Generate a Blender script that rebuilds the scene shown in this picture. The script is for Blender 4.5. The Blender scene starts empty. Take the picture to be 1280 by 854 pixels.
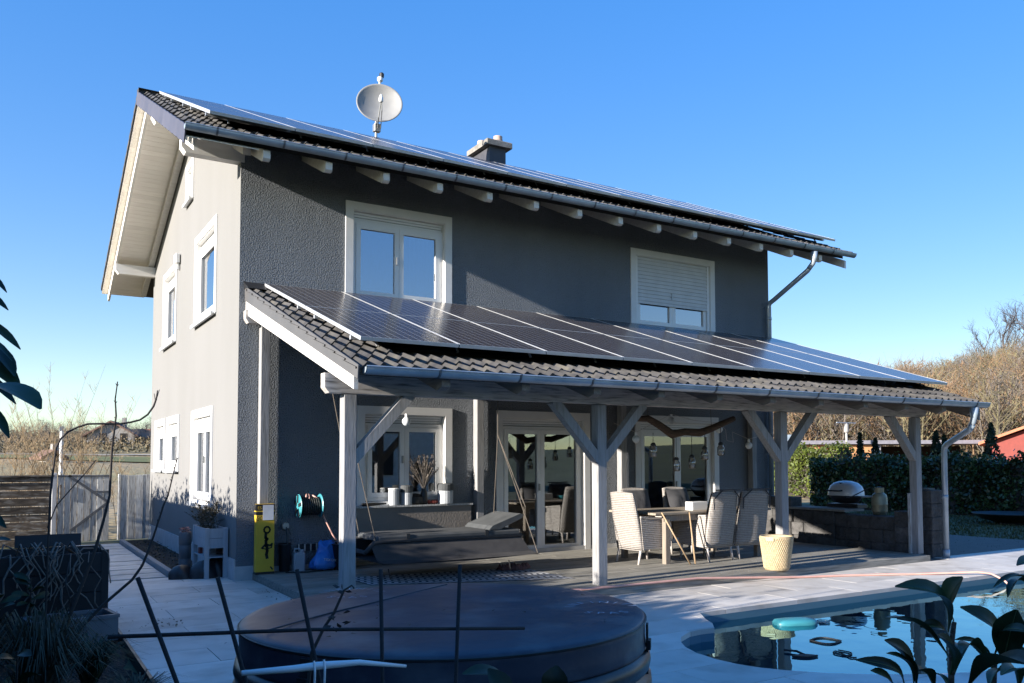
import bpy, math, random
from mathutils import Vector, Matrix, geometry
R=math.radians
S=bpy.context.scene
COL=S.collection
# ------------------------------------------------------------------ camera
cam=bpy.data.cameras.new('camera'); camo=bpy.data.objects.new('camera',cam); COL.objects.link(camo)
cam.lens=29.89; cam.sensor_width=36; cam.shift_x=-0.03006; cam.shift_y=0.07784
cam.clip_start=.05; cam.clip_end=6000
_y,_p,_r=R(32.31759),R(2.734406),R(-.196771)
_f=Vector((math.sin(_y)*math.cos(_p),math.cos(_y)*math.cos(_p),math.sin(_p)))
_x=Vector((math.cos(_y),-math.sin(_y),0)); _u=_x.cross(_f)
_X=math.cos(_r)*_x+math.sin(_r)*_u; _U=-math.sin(_r)*_x+math.cos(_r)*_u
camo.matrix_world=Matrix(((_X.x,_U.x,-_f.x,-2.8387),(_X.y,_U.y,-_f.y,-12.7608),(_X.z,_U.z,-_f.z,1.69084),(0,0,0,1)))
S.camera=camo
# ------------------------------------------------------------------ light
SUN=Vector((1,.077,-.262)).normalized()
EL=math.asin(-SUN.z); AZ=math.atan2(-SUN.x,-SUN.y)
W=bpy.data.worlds.new('World'); S.world=W; W.use_nodes=True
nt=W.node_tree; sk=nt.nodes.new('ShaderNodeTexSky'); sk.sky_type='NISHITA'; sk.sun_disc=False
sk.sun_elevation=EL; sk.sun_rotation=AZ%(2*math.pi); sk.altitude=300; sk.air_density=1.0; sk.dust_density=.12; sk.ozone_density=2.2
bg=nt.nodes['Background']; bg.inputs[1].default_value=.15
gm=nt.nodes.new('ShaderNodeGamma'); gm.inputs[1].default_value=.43; nt.links.new(sk.outputs[0],gm.inputs[0])
hs=nt.nodes.new('ShaderNodeHueSaturation'); hs.inputs['Saturation'].default_value=2.3; hs.inputs['Value'].default_value=1.52; hs.inputs['Hue'].default_value=.524; nt.links.new(gm.outputs[0],hs.inputs['Color']); nt.links.new(hs.outputs[0],bg.inputs[0])
sl=bpy.data.lights.new('sun','SUN'); sl.energy=5.0; sl.angle=R(.53); sl.color=(1,.925,.83)
so=bpy.data.objects.new('sun',sl); COL.objects.link(so); so.location=(-30,-5,20); so.rotation_euler=SUN.to_track_quat('-Z','Y').to_euler()
V=S.view_settings; V.view_transform='Standard'; V.look='None'; V.exposure=1.4; V.gamma=1
S.cycles.max_bounces=8; S.cycles.transparent_max_bounces=24; S.cycles.caustics_reflective=False; S.cycles.caustics_refractive=False
# ------------------------------------------------------------------ materials
def mat(name,c,c2=None,rough=.6,metal=0,ns=5,nd=4,bump=0,bs=30,bd=.01,st=(1,1,1),rnd=0,spec=.5,lo=.35,hi=.65,grime=None,gs=1.5,coat=0,bst=None):
    m=bpy.data.materials.new(name); m.use_nodes=True; t=m.node_tree; N=t.nodes; L=t.links; b=N['Principled BSDF']
    b.inputs['Roughness'].default_value=rough; b.inputs['Metallic'].default_value=metal; b.inputs['Specular IOR Level'].default_value=spec
    b.inputs['Coat Weight'].default_value=coat
    tc=N.new('ShaderNodeTexCoord'); mp=N.new('ShaderNodeMapping'); mp.inputs['Scale'].default_value=st; L.new(tc.outputs['Object'],mp.inputs[0])
    col=None
    if rnd:
        oi=N.new('ShaderNodeObjectInfo'); ad=N.new('ShaderNodeVectorMath'); ad.operation='ADD'
        sc=N.new('ShaderNodeMath'); sc.operation='MULTIPLY'; sc.inputs[1].default_value=37.; L.new(oi.outputs['Random'],sc.inputs[0])
        L.new(mp.outputs[0],ad.inputs[0]); L.new(sc.outputs[0],ad.inputs[1]); vec=ad.outputs[0]
    else: vec=mp.outputs[0]
    nz=N.new('ShaderNodeTexNoise'); nz.inputs['Scale'].default_value=ns; nz.inputs['Detail'].default_value=nd; L.new(vec,nz.inputs['Vector'])
    cr=N.new('ShaderNodeValToRGB'); cr.color_ramp.elements[0].position=lo; cr.color_ramp.elements[1].position=hi
    c2=c2 or tuple(x*.82 for x in c); cr.color_ramp.elements[0].color=(*c2,1); cr.color_ramp.elements[1].color=(*c,1)
    L.new(nz.outputs[0],cr.inputs[0]); col=cr.outputs[0]
    if grime:
        n2=N.new('ShaderNodeTexNoise'); n2.inputs['Scale'].default_value=gs; n2.inputs['Detail'].default_value=7; L.new(vec,n2.inputs['Vector'])
        r2=N.new('ShaderNodeValToRGB'); r2.color_ramp.elements[0].position=.5; r2.color_ramp.elements[1].position=.72; L.new(n2.outputs[0],r2.inputs[0])
        mx=N.new('ShaderNodeMixRGB'); L.new(r2.outputs[0],mx.inputs[0]); L.new(col,mx.inputs[1]); mx.inputs[2].default_value=(*grime,1); col=mx.outputs[0]
    if rnd:
        hs=N.new('ShaderNodeHueSaturation'); mr=N.new('ShaderNodeMapRange'); mr.inputs[3].default_value=1-rnd; mr.inputs[4].default_value=1+rnd
        L.new(oi.outputs['Random'],mr.inputs[0]); L.new(mr.outputs[0],hs.inputs['Value']); L.new(col,hs.inputs['Color']); col=hs.outputs[0]
    L.new(col,b.inputs['Base Color'])
    rr=N.new('ShaderNodeMapRange'); rr.inputs[3].default_value=max(0,rough-.08); rr.inputs[4].default_value=min(1,rough+.08); L.new(nz.outputs[0],rr.inputs[0]); L.new(rr.outputs[0],b.inputs['Roughness'])
    if bump:
        mb=N.new('ShaderNodeMapping'); mb.inputs['Scale'].default_value=bst or st; L.new(tc.outputs['Object'],mb.inputs[0])
        nb=N.new('ShaderNodeTexNoise'); nb.inputs['Scale'].default_value=bs; nb.inputs['Detail'].default_value=3; L.new(mb.outputs[0],nb.inputs['Vector'])
        bp=N.new('ShaderNodeBump'); bp.inputs['Strength'].default_value=bump; bp.inputs['Distance'].default_value=bd; L.new(nb.outputs[0],bp.inputs['Height']); L.new(bp.outputs[0],b.inputs['Normal'])
    m['b']=0
    return m
def glassy(name,tint,refl,rough=.0,ior=None,bump=0,bs=2,gc=(.95,.97,1)):
    m=bpy.data.materials.new(name); m.use_nodes=True; t=m.node_tree; N=t.nodes; L=t.links; N.remove(N['Principled BSDF']); out=N['Material Output']
    tr=N.new('ShaderNodeBsdfTransparent'); tr.inputs[0].default_value=(*tint,1)
    gl=N.new('ShaderNodeBsdfGlossy'); gl.inputs['Roughness'].default_value=rough; gl.inputs[0].default_value=(*gc,1)
    mx=N.new('ShaderNodeMixShader'); fr=N.new('ShaderNodeFresnel'); fr.inputs[0].default_value=ior or 1.5
    mr=N.new('ShaderNodeMath'); mr.operation='MULTIPLY_ADD'; mr.use_clamp=True; mr.inputs[1].default_value=1; mr.inputs[2].default_value=refl; L.new(fr.outputs[0],mr.inputs[0])
    L.new(mr.outputs[0],mx.inputs[0]); L.new(tr.outputs[0],mx.inputs[1]); L.new(gl.outputs[0],mx.inputs[2]); L.new(mx.outputs[0],out.inputs[0])
    if bump:
        tc=N.new('ShaderNodeTexCoord'); nb=N.new('ShaderNodeTexNoise'); nb.inputs['Scale'].default_value=bs; nb.inputs['Detail'].default_value=2; L.new(tc.outputs['Object'],nb.inputs['Vector'])
        bp=N.new('ShaderNodeBump'); bp.inputs['Strength'].default_value=bump; bp.inputs['Distance'].default_value=.02; L.new(nb.outputs[0],bp.inputs['Height']); L.new(bp.outputs[0],gl.inputs['Normal']); L.new(bp.outputs[0],fr.inputs['Normal'])
    return m
def leafmat(name,c,c2,rough=.45,trans=.25,spec=.4):
    m=mat(name,c,c2,rough=rough,ns=2.2,nd=6,spec=spec,rnd=0)
    t=m.node_tree; N=t.nodes; L=t.links; b=N['Principled BSDF']; out=N['Material Output']
    at=N.new('ShaderNodeAttribute'); at.attribute_name='rv'
    src=b.inputs['Base Color'].links[0].from_socket
    hs=N.new('ShaderNodeHueSaturation'); mr=N.new('ShaderNodeMapRange'); mr.inputs[3].default_value=.55; mr.inputs[4].default_value=1.45
    L.new(at.outputs['Fac'],mr.inputs[0]); L.new(mr.outputs[0],hs.inputs['Value']); L.new(src,hs.inputs['Color']); L.new(hs.outputs[0],b.inputs['Base Color'])
    if trans:
        tl=N.new('ShaderNodeBsdfTranslucent'); L.new(hs.outputs[0],tl.inputs[0]); mx=N.new('ShaderNodeMixShader'); mx.inputs[0].default_value=trans
        L.new(b.outputs[0],mx.inputs[1]); L.new(tl.outputs[0],mx.inputs[2]); L.new(mx.outputs[0],out.inputs[0])
    return m
M={}
M['gable']=mat('pale_stucco',(.212,.210,.205),(.200,.198,.192),rough=.9,ns=1.2,nd=8,st=(1,1,.3),bst=(1,1,1),bump=.4,bs=75,bd=.012,spec=.2)
M['front']=mat('dark_stucco',(.225,.245,.270),(.190,.208,.230),rough=.9,ns=.9,nd=8,st=(1,1,.3),bst=(1,1,1),bump=1.0,bs=46,bd=.06,spec=.25)
M['plinth']=mat('plinth_paint',(.50,.50,.50),rough=.8,bump=.2,bs=60)
M['white']=mat('white_plaster',(.74,.73,.71),(.68,.67,.65),rough=.75,ns=3,bump=.15,bs=60,bd=.004)
M['pvc']=mat('white_plastic',(.78,.78,.77),(.74,.74,.73),rough=.35,ns=2)
M['whitewood']=mat('white_painted_wood',(.80,.775,.73),(.72,.69,.64),rough=.7,ns=3,nd=8,st=(1,6,6),bump=.2,bs=20,bd=.004)
M['soffit']=mat('soffit_paint',(.90,.86,.79),(.85,.80,.73),rough=.7,ns=3,nd=8,st=(1,5,5),rnd=.05)
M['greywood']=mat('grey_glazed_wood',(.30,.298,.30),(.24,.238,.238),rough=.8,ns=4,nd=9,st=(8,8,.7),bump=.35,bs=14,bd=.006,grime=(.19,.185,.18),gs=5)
M['greywoodx_lit']=mat('grey_beam_lit',(.55,.51,.475),(.43,.40,.37),rough=.8,ns=4,nd=9,st=(.7,8,8),bump=.35,bs=14,bd=.006,grime=(.14,.13,.12),gs=5)  # beam copy of the grey wood, warm bounce light put into its colour
M['greywoody_shade']=mat('grey_rafter_shaded',(.25,.22,.19),(.19,.17,.15),rough=.8,ns=4,nd=9,st=(8,.7,8),bump=.35,bs=14,bd=.006,grime=(.15,.13,.12),gs=5)  # rafter copy of the grey wood, shade put into its darker colour
M['tile']=mat('concrete_tile',(.060,.057,.055),(.034,.032,.031),rough=.75,ns=6,nd=8,bump=.3,bs=50,bd=.004,rnd=.35,grime=(.085,.077,.06),gs=4)
M['tiledark']=mat('under_tiles',(.05,.048,.045),rough=.85,ns=5)
M['vergemetal']=mat('slate_verge',(.085,.082,.105),(.07,.068,.088),rough=.5,ns=3,rnd=.08)
M['fascia']=mat('grey_fascia',(.095,.092,.092),(.08,.078,.078),rough=.55,ns=2,nd=6)
M['zinc']=mat('zinc',(.40,.46,.51),(.29,.35,.40),rough=.36,metal=.35,ns=4,nd=6)
M['zincd']=mat('zinc_bracket',(.20,.22,.24),rough=.45,metal=.8)
M['alu']=mat('aluminium',(.74,.75,.76),(.66,.67,.68),rough=.4,metal=.6)
M['aluedge']=mat('aluminium_edge',(.30,.32,.34),(.24,.26,.28),rough=.5,metal=.5,ns=30)
M['chim']=mat('slate_cladding',(.06,.06,.072),(.045,.045,.055),rough=.6)
M['conc']=mat('concrete',(.27,.25,.225),(.17,.16,.14),rough=.9,ns=7,nd=8,bump=.4,bs=40)
M['terra']=mat('clay_pot',(.46,.34,.28),(.38,.29,.24),rough=.8)
M['dish']=mat('dish_grey',(.27,.27,.262),(.24,.24,.235),rough=.5)
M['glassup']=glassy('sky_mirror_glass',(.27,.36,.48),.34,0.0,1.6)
M['shutter']=mat('grey_shutter',(.60,.61,.62),(.54,.55,.56),rough=.5)
M['glass']=glassy('window_glass',(.80,.83,.84),.10,0.0,1.6)
M['curtain']=mat('curtain',(.60,.61,.64),(.50,.51,.54),rough=.9,ns=1)
M['room']=mat('room_wall',(.16,.15,.14),rough=.9)
M['black']=mat('black_plastic',(.018,.018,.02),(.012,.012,.013),rough=.45)
M['deck']=mat('weathered_deck',(.30,.285,.25),(.19,.18,.155),rough=.8,ns=5,nd=9,st=(.6,9,9),bump=.35,bs=16,bd=.004,rnd=.16,grime=(.13,.125,.11),gs=3)
M['slab']=mat('porcelain_slab',(.63,.59,.535),(.55,.515,.465),rough=.7,ns=3,nd=9,bump=.12,bs=70,bd=.003,rnd=.12,grime=(.44,.40,.35),gs=2.6)
M['joint']=mat('joint_sand',(.13,.12,.11),rough=.95)
M['lawn']=mat('lawn_soil',(.095,.10,.04),(.055,.055,.028),rough=1,ns=6,nd=9,bump=.6,bs=30,bd=.03)
M['soil']=mat('soil',(.045,.036,.028),(.022,.018,.014),rough=1,ns=12,nd=9,bump=1,bs=22,bd=.04)
M['poolwall']=mat('pool_liner',(.075,.175,.235),(.065,.155,.21),rough=.6,ns=1)
M['water']=glassy('pool_water',(.72,.93,.98),.20,.0,1.33,bump=.16,bs=2.4,gc=(.50,.88,1))
M['cover']=mat('vinyl_cover',(.040,.040,.058),(.028,.028,.044),rough=.45,ns=2.5,nd=9,bump=.4,bs=4,bd=.02,grime=(.095,.095,.105),gs=3.2)
M['tub']=mat('tub_vinyl',(.016,.016,.018),(.011,.011,.013),rough=.35,ns=3,bump=.35,bs=4,bd=.02)
M['letter']=mat('cover_print',(.30,.34,.40),rough=.6)
M['wicker']=mat('wicker',(.58,.535,.49),(.44,.40,.365),rough=.7,ns=45,nd=2,bump=.8,bs=70,bd=.006)
M['wickleg']=mat('chair_leg',(.55,.50,.46),rough=.6)
M['cushion']=mat('dark_cushion',(.075,.075,.08),(.05,.05,.055),rough=.9,ns=4,bump=.3,bs=60)
M['tabletop']=mat('table_board',(.33,.28,.22),(.24,.20,.155),rough=.7,ns=5,nd=8,st=(.8,9,9),bump=.2,bs=20)
M['tableleg']=mat('table_leg_wood',(.28,.235,.185),(.21,.175,.14),rough=.7,ns=5,st=(9,9,.8))
M['block']=mat('split_block',(.092,.088,.085),(.05,.048,.046),rough=.95,ns=7,nd=9,bump=1,bs=16,bd=.04,rnd=.3)
M['steel']=mat('brushed_steel',(.42,.42,.41),rough=.4,metal=.7)
M['gasb']=mat('gas_grey',(.30,.28,.19),(.24,.22,.15),rough=.4,metal=.3)
M['bbqlid']=mat('cast_aluminium',(.62,.63,.65),(.56,.57,.59),rough=.35,metal=.25)
M['basket']=mat('resin_basket',(.46,.37,.23),(.37,.29,.17),rough=.6,ns=30,bump=.3,bs=40)
M['bamboo']=mat('bamboo',(.42,.30,.18),(.32,.22,.13),rough=.6,ns=8,st=(6,6,1))
M['branch']=mat('driftwood',(.12,.075,.05),(.06,.04,.028),rough=.9,ns=10,nd=8,st=(1,6,6),bump=.8,bs=20,bd=.015)
M['yellow']=mat('yellow_card',(.66,.42,.03),(.60,.37,.025),rough=.55)
M['ink']=mat('black_ink',(.012,.012,.012),rough=.6)
M['paper']=mat('paper',(.72,.73,.75),rough=.7)
M['bluebag']=mat('blue_plastic',(.04,.22,.62),(.03,.15,.5),rough=.35,ns=6,bump=.6,bs=9,bd=.03)
M['teal']=mat('teal_plastic',(.05,.27,.31),(.04,.22,.26),rough=.4)
M['hose']=mat('pink_hose',(.62,.36,.30),(.55,.31,.26),rough=.5)
M['hosedark']=mat('dark_hose',(.03,.035,.03),(.02,.02,.02),rough=.5)
M['canister']=mat('white_canister',(.42,.44,.46),(.36,.38,.40),rough=.4)
M['fabric']=mat('dark_fabric',(.055,.053,.055),(.042,.041,.043),rough=.85,ns=9,bump=.3,bs=120,bd=.002)
M['pad']=mat('grey_pad',(.075,.08,.084),(.055,.06,.063),rough=.85,ns=6,bump=.3,bs=90,bd=.003)
M['rope']=mat('rope',(.13,.11,.09),rough=.9)
M['rugw']=mat('rug_light',(.52,.53,.55),rough=.9); M['rugd']=mat('rug_dark',(.06,.065,.08),rough=.9)
M['silver']=mat('silver_wood',(.48,.485,.475),(.36,.36,.35),rough=.85,ns=5,nd=9,st=(8,8,.8),bump=.35,bs=16,bd=.006,rnd=.14,grime=(.13,.11,.09),gs=7)
M['oldboard']=mat('old_board',(.115,.092,.07),(.05,.04,.032),rough=.9,ns=5,nd=9,st=(.8,3,3),bump=.6,bs=16,bd=.01,rnd=.4,grime=(.25,.24,.22),gs=6)
M['galv']=mat('galvanised_strap',(.10,.105,.115),rough=.6,metal=.3)
M['planter']=mat('planter_paint',(.40,.41,.43),(.34,.35,.37),rough=.7,ns=4,st=(6,6,1))
M['rust']=mat('rebar',(.022,.018,.018),(.014,.012,.012),rough=.8,ns=30,bump=.5,bs=60)
M['twig']=mat('dark_twig',(.045,.034,.028),(.025,.019,.016),rough=.85,ns=20)
M['vine']=mat('dry_vine',(.20,.17,.14),(.12,.10,.085),rough=.9,ns=20)
M['shrubtwig']=mat('golden_twig',(.26,.185,.10),(.17,.12,.07),rough=.85,ns=9)
M['compost']=mat('black_composter',(.012,.012,.013),(.008,.008,.009),rough=.6,ns=5)
M['crate']=mat('grey_crate',(.13,.135,.145),(.10,.105,.115),rough=.5)
M['hedge']=leafmat('laurel_leaf',(.052,.085,.026),(.030,.052,.018),rough=.35,trans=.2,spec=.5)
M['hedgelit']=leafmat('sunny_leaf',(.13,.16,.03),(.08,.11,.022),rough=.5,trans=.3)
M['thuja']=leafmat('thuja_leaf',(.028,.045,.018),(.016,.028,.012),rough=.7,trans=.1)
M['ridge']=mat('ridge_bark',(.085,.07,.068),(.055,.046,.045),rough=.95,ns=.3)
M['magnolia']=mat('magnolia_leaf',(.024,.046,.016),(.014,.027,.011),rough=.4,ns=14,nd=6,spec=.32,rnd=.4,bump=.25,bs=60,bd=.002)
_m=M['magnolia']; _t=_m.node_tree; _b=_t.nodes['Principled BSDF']; _tl=_t.nodes.new('ShaderNodeBsdfTranslucent'); _mx=_t.nodes.new('ShaderNodeMixShader'); _mx.inputs[0].default_value=.18
_t.links.new(_b.inputs['Base Color'].links[0].from_socket,_tl.inputs[0]); _t.links.new(_b.outputs[0],_mx.inputs[1]); _t.links.new(_tl.outputs[0],_mx.inputs[2]); _t.links.new(_mx.outputs[0],_t.nodes['Material Output'].inputs[0])
M['midrib']=mat('leaf_midrib',(.10,.13,.05),rough=.5)
M['grass']=leafmat('grass_blade',(.10,.105,.04),(.065,.065,.03),rough=.8,trans=.3)
M['drygrass']=leafmat('dry_grass_blade',(.12,.10,.065),(.06,.055,.035),rough=.8,trans=.2)
M['forest2']=mat('forest_olive',(.20,.17,.09),(.13,.11,.06),rough=.95,ns=.3)
M['forest']=mat('forest_bark',(.24,.15,.08),(.16,.10,.055),rough=.95,ns=.08,nd=5)
M['forestd']=mat('forest_bark_grey',(.17,.145,.12),(.11,.09,.075),rough=.95,ns=.3)
M['brown']=leafmat('brown_litter',(.17,.135,.08),(.11,.09,.055),rough=.95,trans=0)
M['conif']=leafmat('conifer',(.035,.045,.02),(.02,.028,.014),rough=.9,trans=0)
M['lowbounce']=mat('low_bounce_ground',(.075,.09,.035),(.05,.06,.025),rough=1,ns=.2,nd=6)  # darkened ground for the unseen south, cuts warm bounce on the front
M['redtile']=mat('red_tile',(.48,.19,.10),(.38,.14,.075),rough=.8,ns=8)
M['redwall']=mat('red_cladding',(.23,.05,.04),rough=.8)
M['orangewall']=mat('orange_cladding',(.52,.26,.12),rough=.8)
M['wallw']=mat('white_render',(.66,.65,.62),rough=.85)
M['wallg']=mat('grey_render',(.33,.32,.31),rough=.85)
M['darkopen']=mat('dark_opening',(.02,.018,.018),rough=.9)
M['purpleroof']=mat('metal_roof_edge',(.24,.23,.26),rough=.5)
M['bulb']=mat('frosted_bulb',(.72,.76,.78),rough=.35)
M['jar']=glassy('jar_glass',(.82,.80,.76),.12,.05,1.5)
M['candle']=mat('candle_wax',(.50,.44,.36),rough=.6)
# solar glass : dark cells with fine light grid lines printed on the glass
def solar():
    m=bpy.data.materials.new('solar_glass'); m.use_nodes=True; t=m.node_tree; N=t.nodes; L=t.links; b=N['Principled BSDF']
    tc=N.new('ShaderNodeTexCoord'); sp=N.new('ShaderNodeSeparateXYZ'); L.new(tc.outputs['Object'],sp.inputs[0])
    def line(sock,per,w):
        a=N.new('ShaderNodeMath'); a.operation='DIVIDE'; a.inputs[1].default_value=per; L.new(sock,a.inputs[0])
        f=N.new('ShaderNodeMath'); f.operation='FRACT'; L.new(a.outputs[0],f.inputs[0])
        l=N.new('ShaderNodeMath'); l.operation='LESS_THAN'; l.inputs[1].default_value=w; L.new(f.outputs[0],l.inputs[0]); return l.outputs[0]
    l1=line(sp.outputs[0],1.168/10,.10); l2=line(sp.outputs[1],2.1/12,.03)
    mx=N.new('ShaderNodeMath'); mx.operation='MAXIMUM'; L.new(l1,mx.inputs[0]); L.new(l2,mx.inputs[1])
    nz=N.new('ShaderNodeTexNoise'); nz.inputs['Scale'].default_value=3; L.new(tc.outputs['Object'],nz.inputs[0])
    c=N.new('ShaderNodeMixRGB'); c.inputs[1].default_value=(.040,.033,.034,1); c.inputs[2].default_value=(.058,.048,.048,1); L.new(nz.outputs[0],c.inputs[0])
    d=N.new('ShaderNodeMixRGB'); d.inputs[2].default_value=(.26,.245,.245,1); L.new(mx.outputs[0],d.inputs[0]); L.new(c.outputs[0],d.inputs[1]); L.new(d.outputs[0],b.inputs['Base Color'])
    b.inputs['Roughness'].default_value=.24; b.inputs['IOR'].default_value=1.5; b.inputs['Specular IOR Level'].default_value=.5
    return m
M['solar']=solar()
def wicker():
    m=mat('wicker_weave',(.44,.405,.375),(.36,.33,.30),rough=.7,ns=30,nd=2); t=m.node_tree; N=t.nodes; L=t.links; b=N['Principled BSDF']
    src=b.inputs['Base Color'].links[0].from_socket; tc=N.new('ShaderNodeTexCoord')
    w=N.new('ShaderNodeTexWave'); w.bands_direction='Z'; w.inputs['Scale'].default_value=11; w.inputs['Distortion'].default_value=.5; L.new(tc.outputs['Object'],w.inputs['Vector'])
    w2=N.new('ShaderNodeTexWave'); w2.bands_direction='X'; w2.inputs['Scale'].default_value=14; L.new(tc.outputs['Object'],w2.inputs['Vector'])
    r=N.new('ShaderNodeMapRange'); r.inputs[1].default_value=0; r.inputs[2].default_value=.35; r.inputs[3].default_value=.5; r.inputs[4].default_value=1; L.new(w.outputs['Fac'],r.inputs[0])
    hs=N.new('ShaderNodeHueSaturation'); L.new(r.outputs[0],hs.inputs['Value']); L.new(src,hs.inputs['Color']); L.new(hs.outputs[0],b.inputs['Base Color'])
    ad=N.new('ShaderNodeMath'); ad.operation='ADD'; L.new(w.outputs['Fac'],ad.inputs[0]); L.new(w2.outputs['Fac'],ad.inputs[1])
    bp=N.new('ShaderNodeBump'); bp.inputs['Strength'].default_value=.7; bp.inputs['Distance'].default_value=.01; L.new(ad.outputs[0],bp.inputs['Height']); L.new(bp.outputs[0],b.inputs['Normal'])
    return m
M['wicker']=wicker()
# ------------------------------------------------------------------ mesh helpers
class MB:
    def __init__(s): s.v=[]; s.f=[]
    def add(s,vs,fs):
        o=len(s.v); s.v+= [tuple(p) for p in vs]; s.f+=[tuple(i+o for i in f) for f in fs]; return s
    def box(s,x0,x1,y0,y1,z0,z1,bev=0):
        if bev: return s.bevbox(x0,x1,y0,y1,z0,z1,bev)
        return s.add([(x0,y0,z0),(x1,y0,z0),(x1,y1,z0),(x0,y1,z0),(x0,y0,z1),(x1,y0,z1),(x1,y1,z1),(x0,y1,z1)],
            [(0,3,2,1),(4,5,6,7),(0,1,5,4),(1,2,6,5),(2,3,7,6),(3,0,4,7)])
    def bevbox(s,x0,x1,y0,y1,z0,z1,b):
        # chamfered on the four vertical edges and the top
        def ring(d,z): return [(x0+d,y0+b,z),(x0+b,y0+d,z),(x1-b,y0+d,z),(x1-d,y0+b,z),(x1-d,y1-b,z),(x1-b,y1-d,z),(x0+b,y1-d,z),(x0+d,y1-b,z)]
        vs=ring(0,z0)+ring(0,z1-b)+[(min(max(x,x0+b),x1-b),min(max(y,y0+b),y1-b),z1) for x,y,_ in ring(0,0)]
        fs=[tuple(range(7,-1,-1)),tuple(range(16,24))]
        for k in (0,8):
            for i in range(8): j=(i+1)%8; fs.append((k+i,k+j,k+8+j,k+8+i))
        return s.add(vs,fs)
    def obox(s,c,size,rot):   # oriented box ; rot = Matrix 3x3
        h=[x/2 for x in size]; vs=[]
        for z in (-1,1):
            for x,y in ((-1,-1),(1,-1),(1,1),(-1,1)): vs.append(Vector(c)+rot@Vector((x*h[0],y*h[1],z*h[2])))
        return s.add(vs,[(0,3,2,1),(4,5,6,7),(0,1,5,4),(1,2,6,5),(2,3,7,6),(3,0,4,7)])
    def prism(s,poly,ax,a0,a1):
        n=len(poly)
        def P(a,q): return (a,q[0],q[1]) if ax==0 else ((q[0],a,q[1]) if ax==1 else (q[0],q[1],a))
        return s.add([P(a0,q) for q in poly]+[P(a1,q) for q in poly],[tuple(range(n-1,-1,-1)),tuple(range(n,2*n))]+[(i,(i+1)%n,n+(i+1)%n,n+i) for i in range(n)])
    def bar(s,a,b,w,h,up=(0,0,1)):
        a=Vector(a);b=Vector(b);d=(b-a).normalized(); x=d.cross(Vector(up))
        if x.length<1e-4: x=d.cross(Vector((1,0,0)))
        x.normalize(); u=x.cross(d)
        vs=[p+x*sx*w/2+u*su*h/2 for p in (a,b) for sx,su in ((-1,-1),(1,-1),(1,1),(-1,1))]
        return s.add(vs,[(0,1,2,3),(7,6,5,4),(0,4,5,1),(1,5,6,2),(2,6,7,3),(3,7,4,0)])
    def tube(s,pts,r,n=8,caps=True):
        pts=[Vector(p) for p in pts]; m=len(pts); rs=r if isinstance(r,(list,tuple)) else [r]*m
        d0=(pts[1]-pts[0]).normalized(); x=d0.orthogonal().normalized(); vs=[]
        for i,p in enumerate(pts):
            d=(pts[min(i+1,m-1)]-pts[max(i-1,0)]).normalized(); x=(x-d*x.dot(d)); x=x.normalized() if x.length>1e-6 else d.orthogonal().normalized(); y=d.cross(x)
            vs+=[p+(x*math.cos(2*math.pi*k/n)+y*math.sin(2*math.pi*k/n))*rs[i] for k in range(n)]
        fs=[(i*n+k,i*n+(k+1)%n,(i+1)*n+(k+1)%n,(i+1)*n+k) for i in range(m-1) for k in range(n)]
        if caps: fs+=[tuple(range(n-1,-1,-1)),tuple(range((m-1)*n,m*n))]
        return s.add(vs,fs)
    def lathe(s,prof,c,n=24,sx=1,sy=1):   # prof [(r,z)]
        vs=[(c[0]+r*sx*math.cos(2*math.pi*k/n),c[1]+r*sy*math.sin(2*math.pi*k/n),c[2]+z) for r,z in prof for k in range(n)]
        m=len(prof); fs=[(i*n+k,i*n+(k+1)%n,(i+1)*n+(k+1)%n,(i+1)*n+k) for i in range(m-1) for k in range(n)]
        fs+=[tuple(range(n-1,-1,-1)),tuple(range((m-1)*n,m*n))]
        return s.add(vs,fs)
    def xform(s,mx): s.v=[tuple(mx@Vector(p)) for p in s.v]; return s
    def mesh(s,name,m=None,smooth=False,rv=None):
        me=bpy.data.meshes.new(name); me.from_pydata(s.v,[],s.f); me.update()
        if m is not None: me.materials.append(m)
        if smooth: me.polygons.foreach_set('use_smooth',[True]*len(me.polygons))
        if rv is not None:
            at=me.attributes.new('rv','FLOAT','FACE'); at.data.foreach_set('value',rv)
        return me
    def build(s,name,m,parent=None,smooth=False,loc=None,rv=None):
        if loc is not None: s.v=[(p[0]-loc[0],p[1]-loc[1],p[2]-loc[2]) for p in s.v]
        return link(name,s.mesh(name,m,smooth,rv),parent,loc or (0,0,0))
def pinv(parent):
    return Matrix.Translation(-Vector(parent.get('o0',(0,0,0))))
def link(name,me,parent=None,loc=(0,0,0),rot=(0,0,0)):
    o=bpy.data.objects.new(name,me); COL.objects.link(o); o.location=loc; o.rotation_euler=rot
    if parent is not None:
        o.parent=parent; o.matrix_parent_inverse=pinv(parent)
    return o
def thing(name,label,cat,loc,group=None):
    o=bpy.data.objects.new(name,None); COL.objects.link(o); o.location=loc; o.empty_display_size=.2; o['o0']=tuple(loc)
    return tag(o,label,cat,group)
def tag(o,label,cat,group=None):
    o['label']=label; o['category']=cat
    if group: o['group']=group
    return o
def kind(o,k): o['kind']=k; return o
def copy_tree(o,parent=None):
    c=o.copy(); COL.objects.link(c)
    if parent is not None: c.parent=parent; c.matrix_parent_inverse=o.matrix_parent_inverse.copy()
    for ch in list(o.children): copy_tree(ch,c)
    return c
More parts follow.
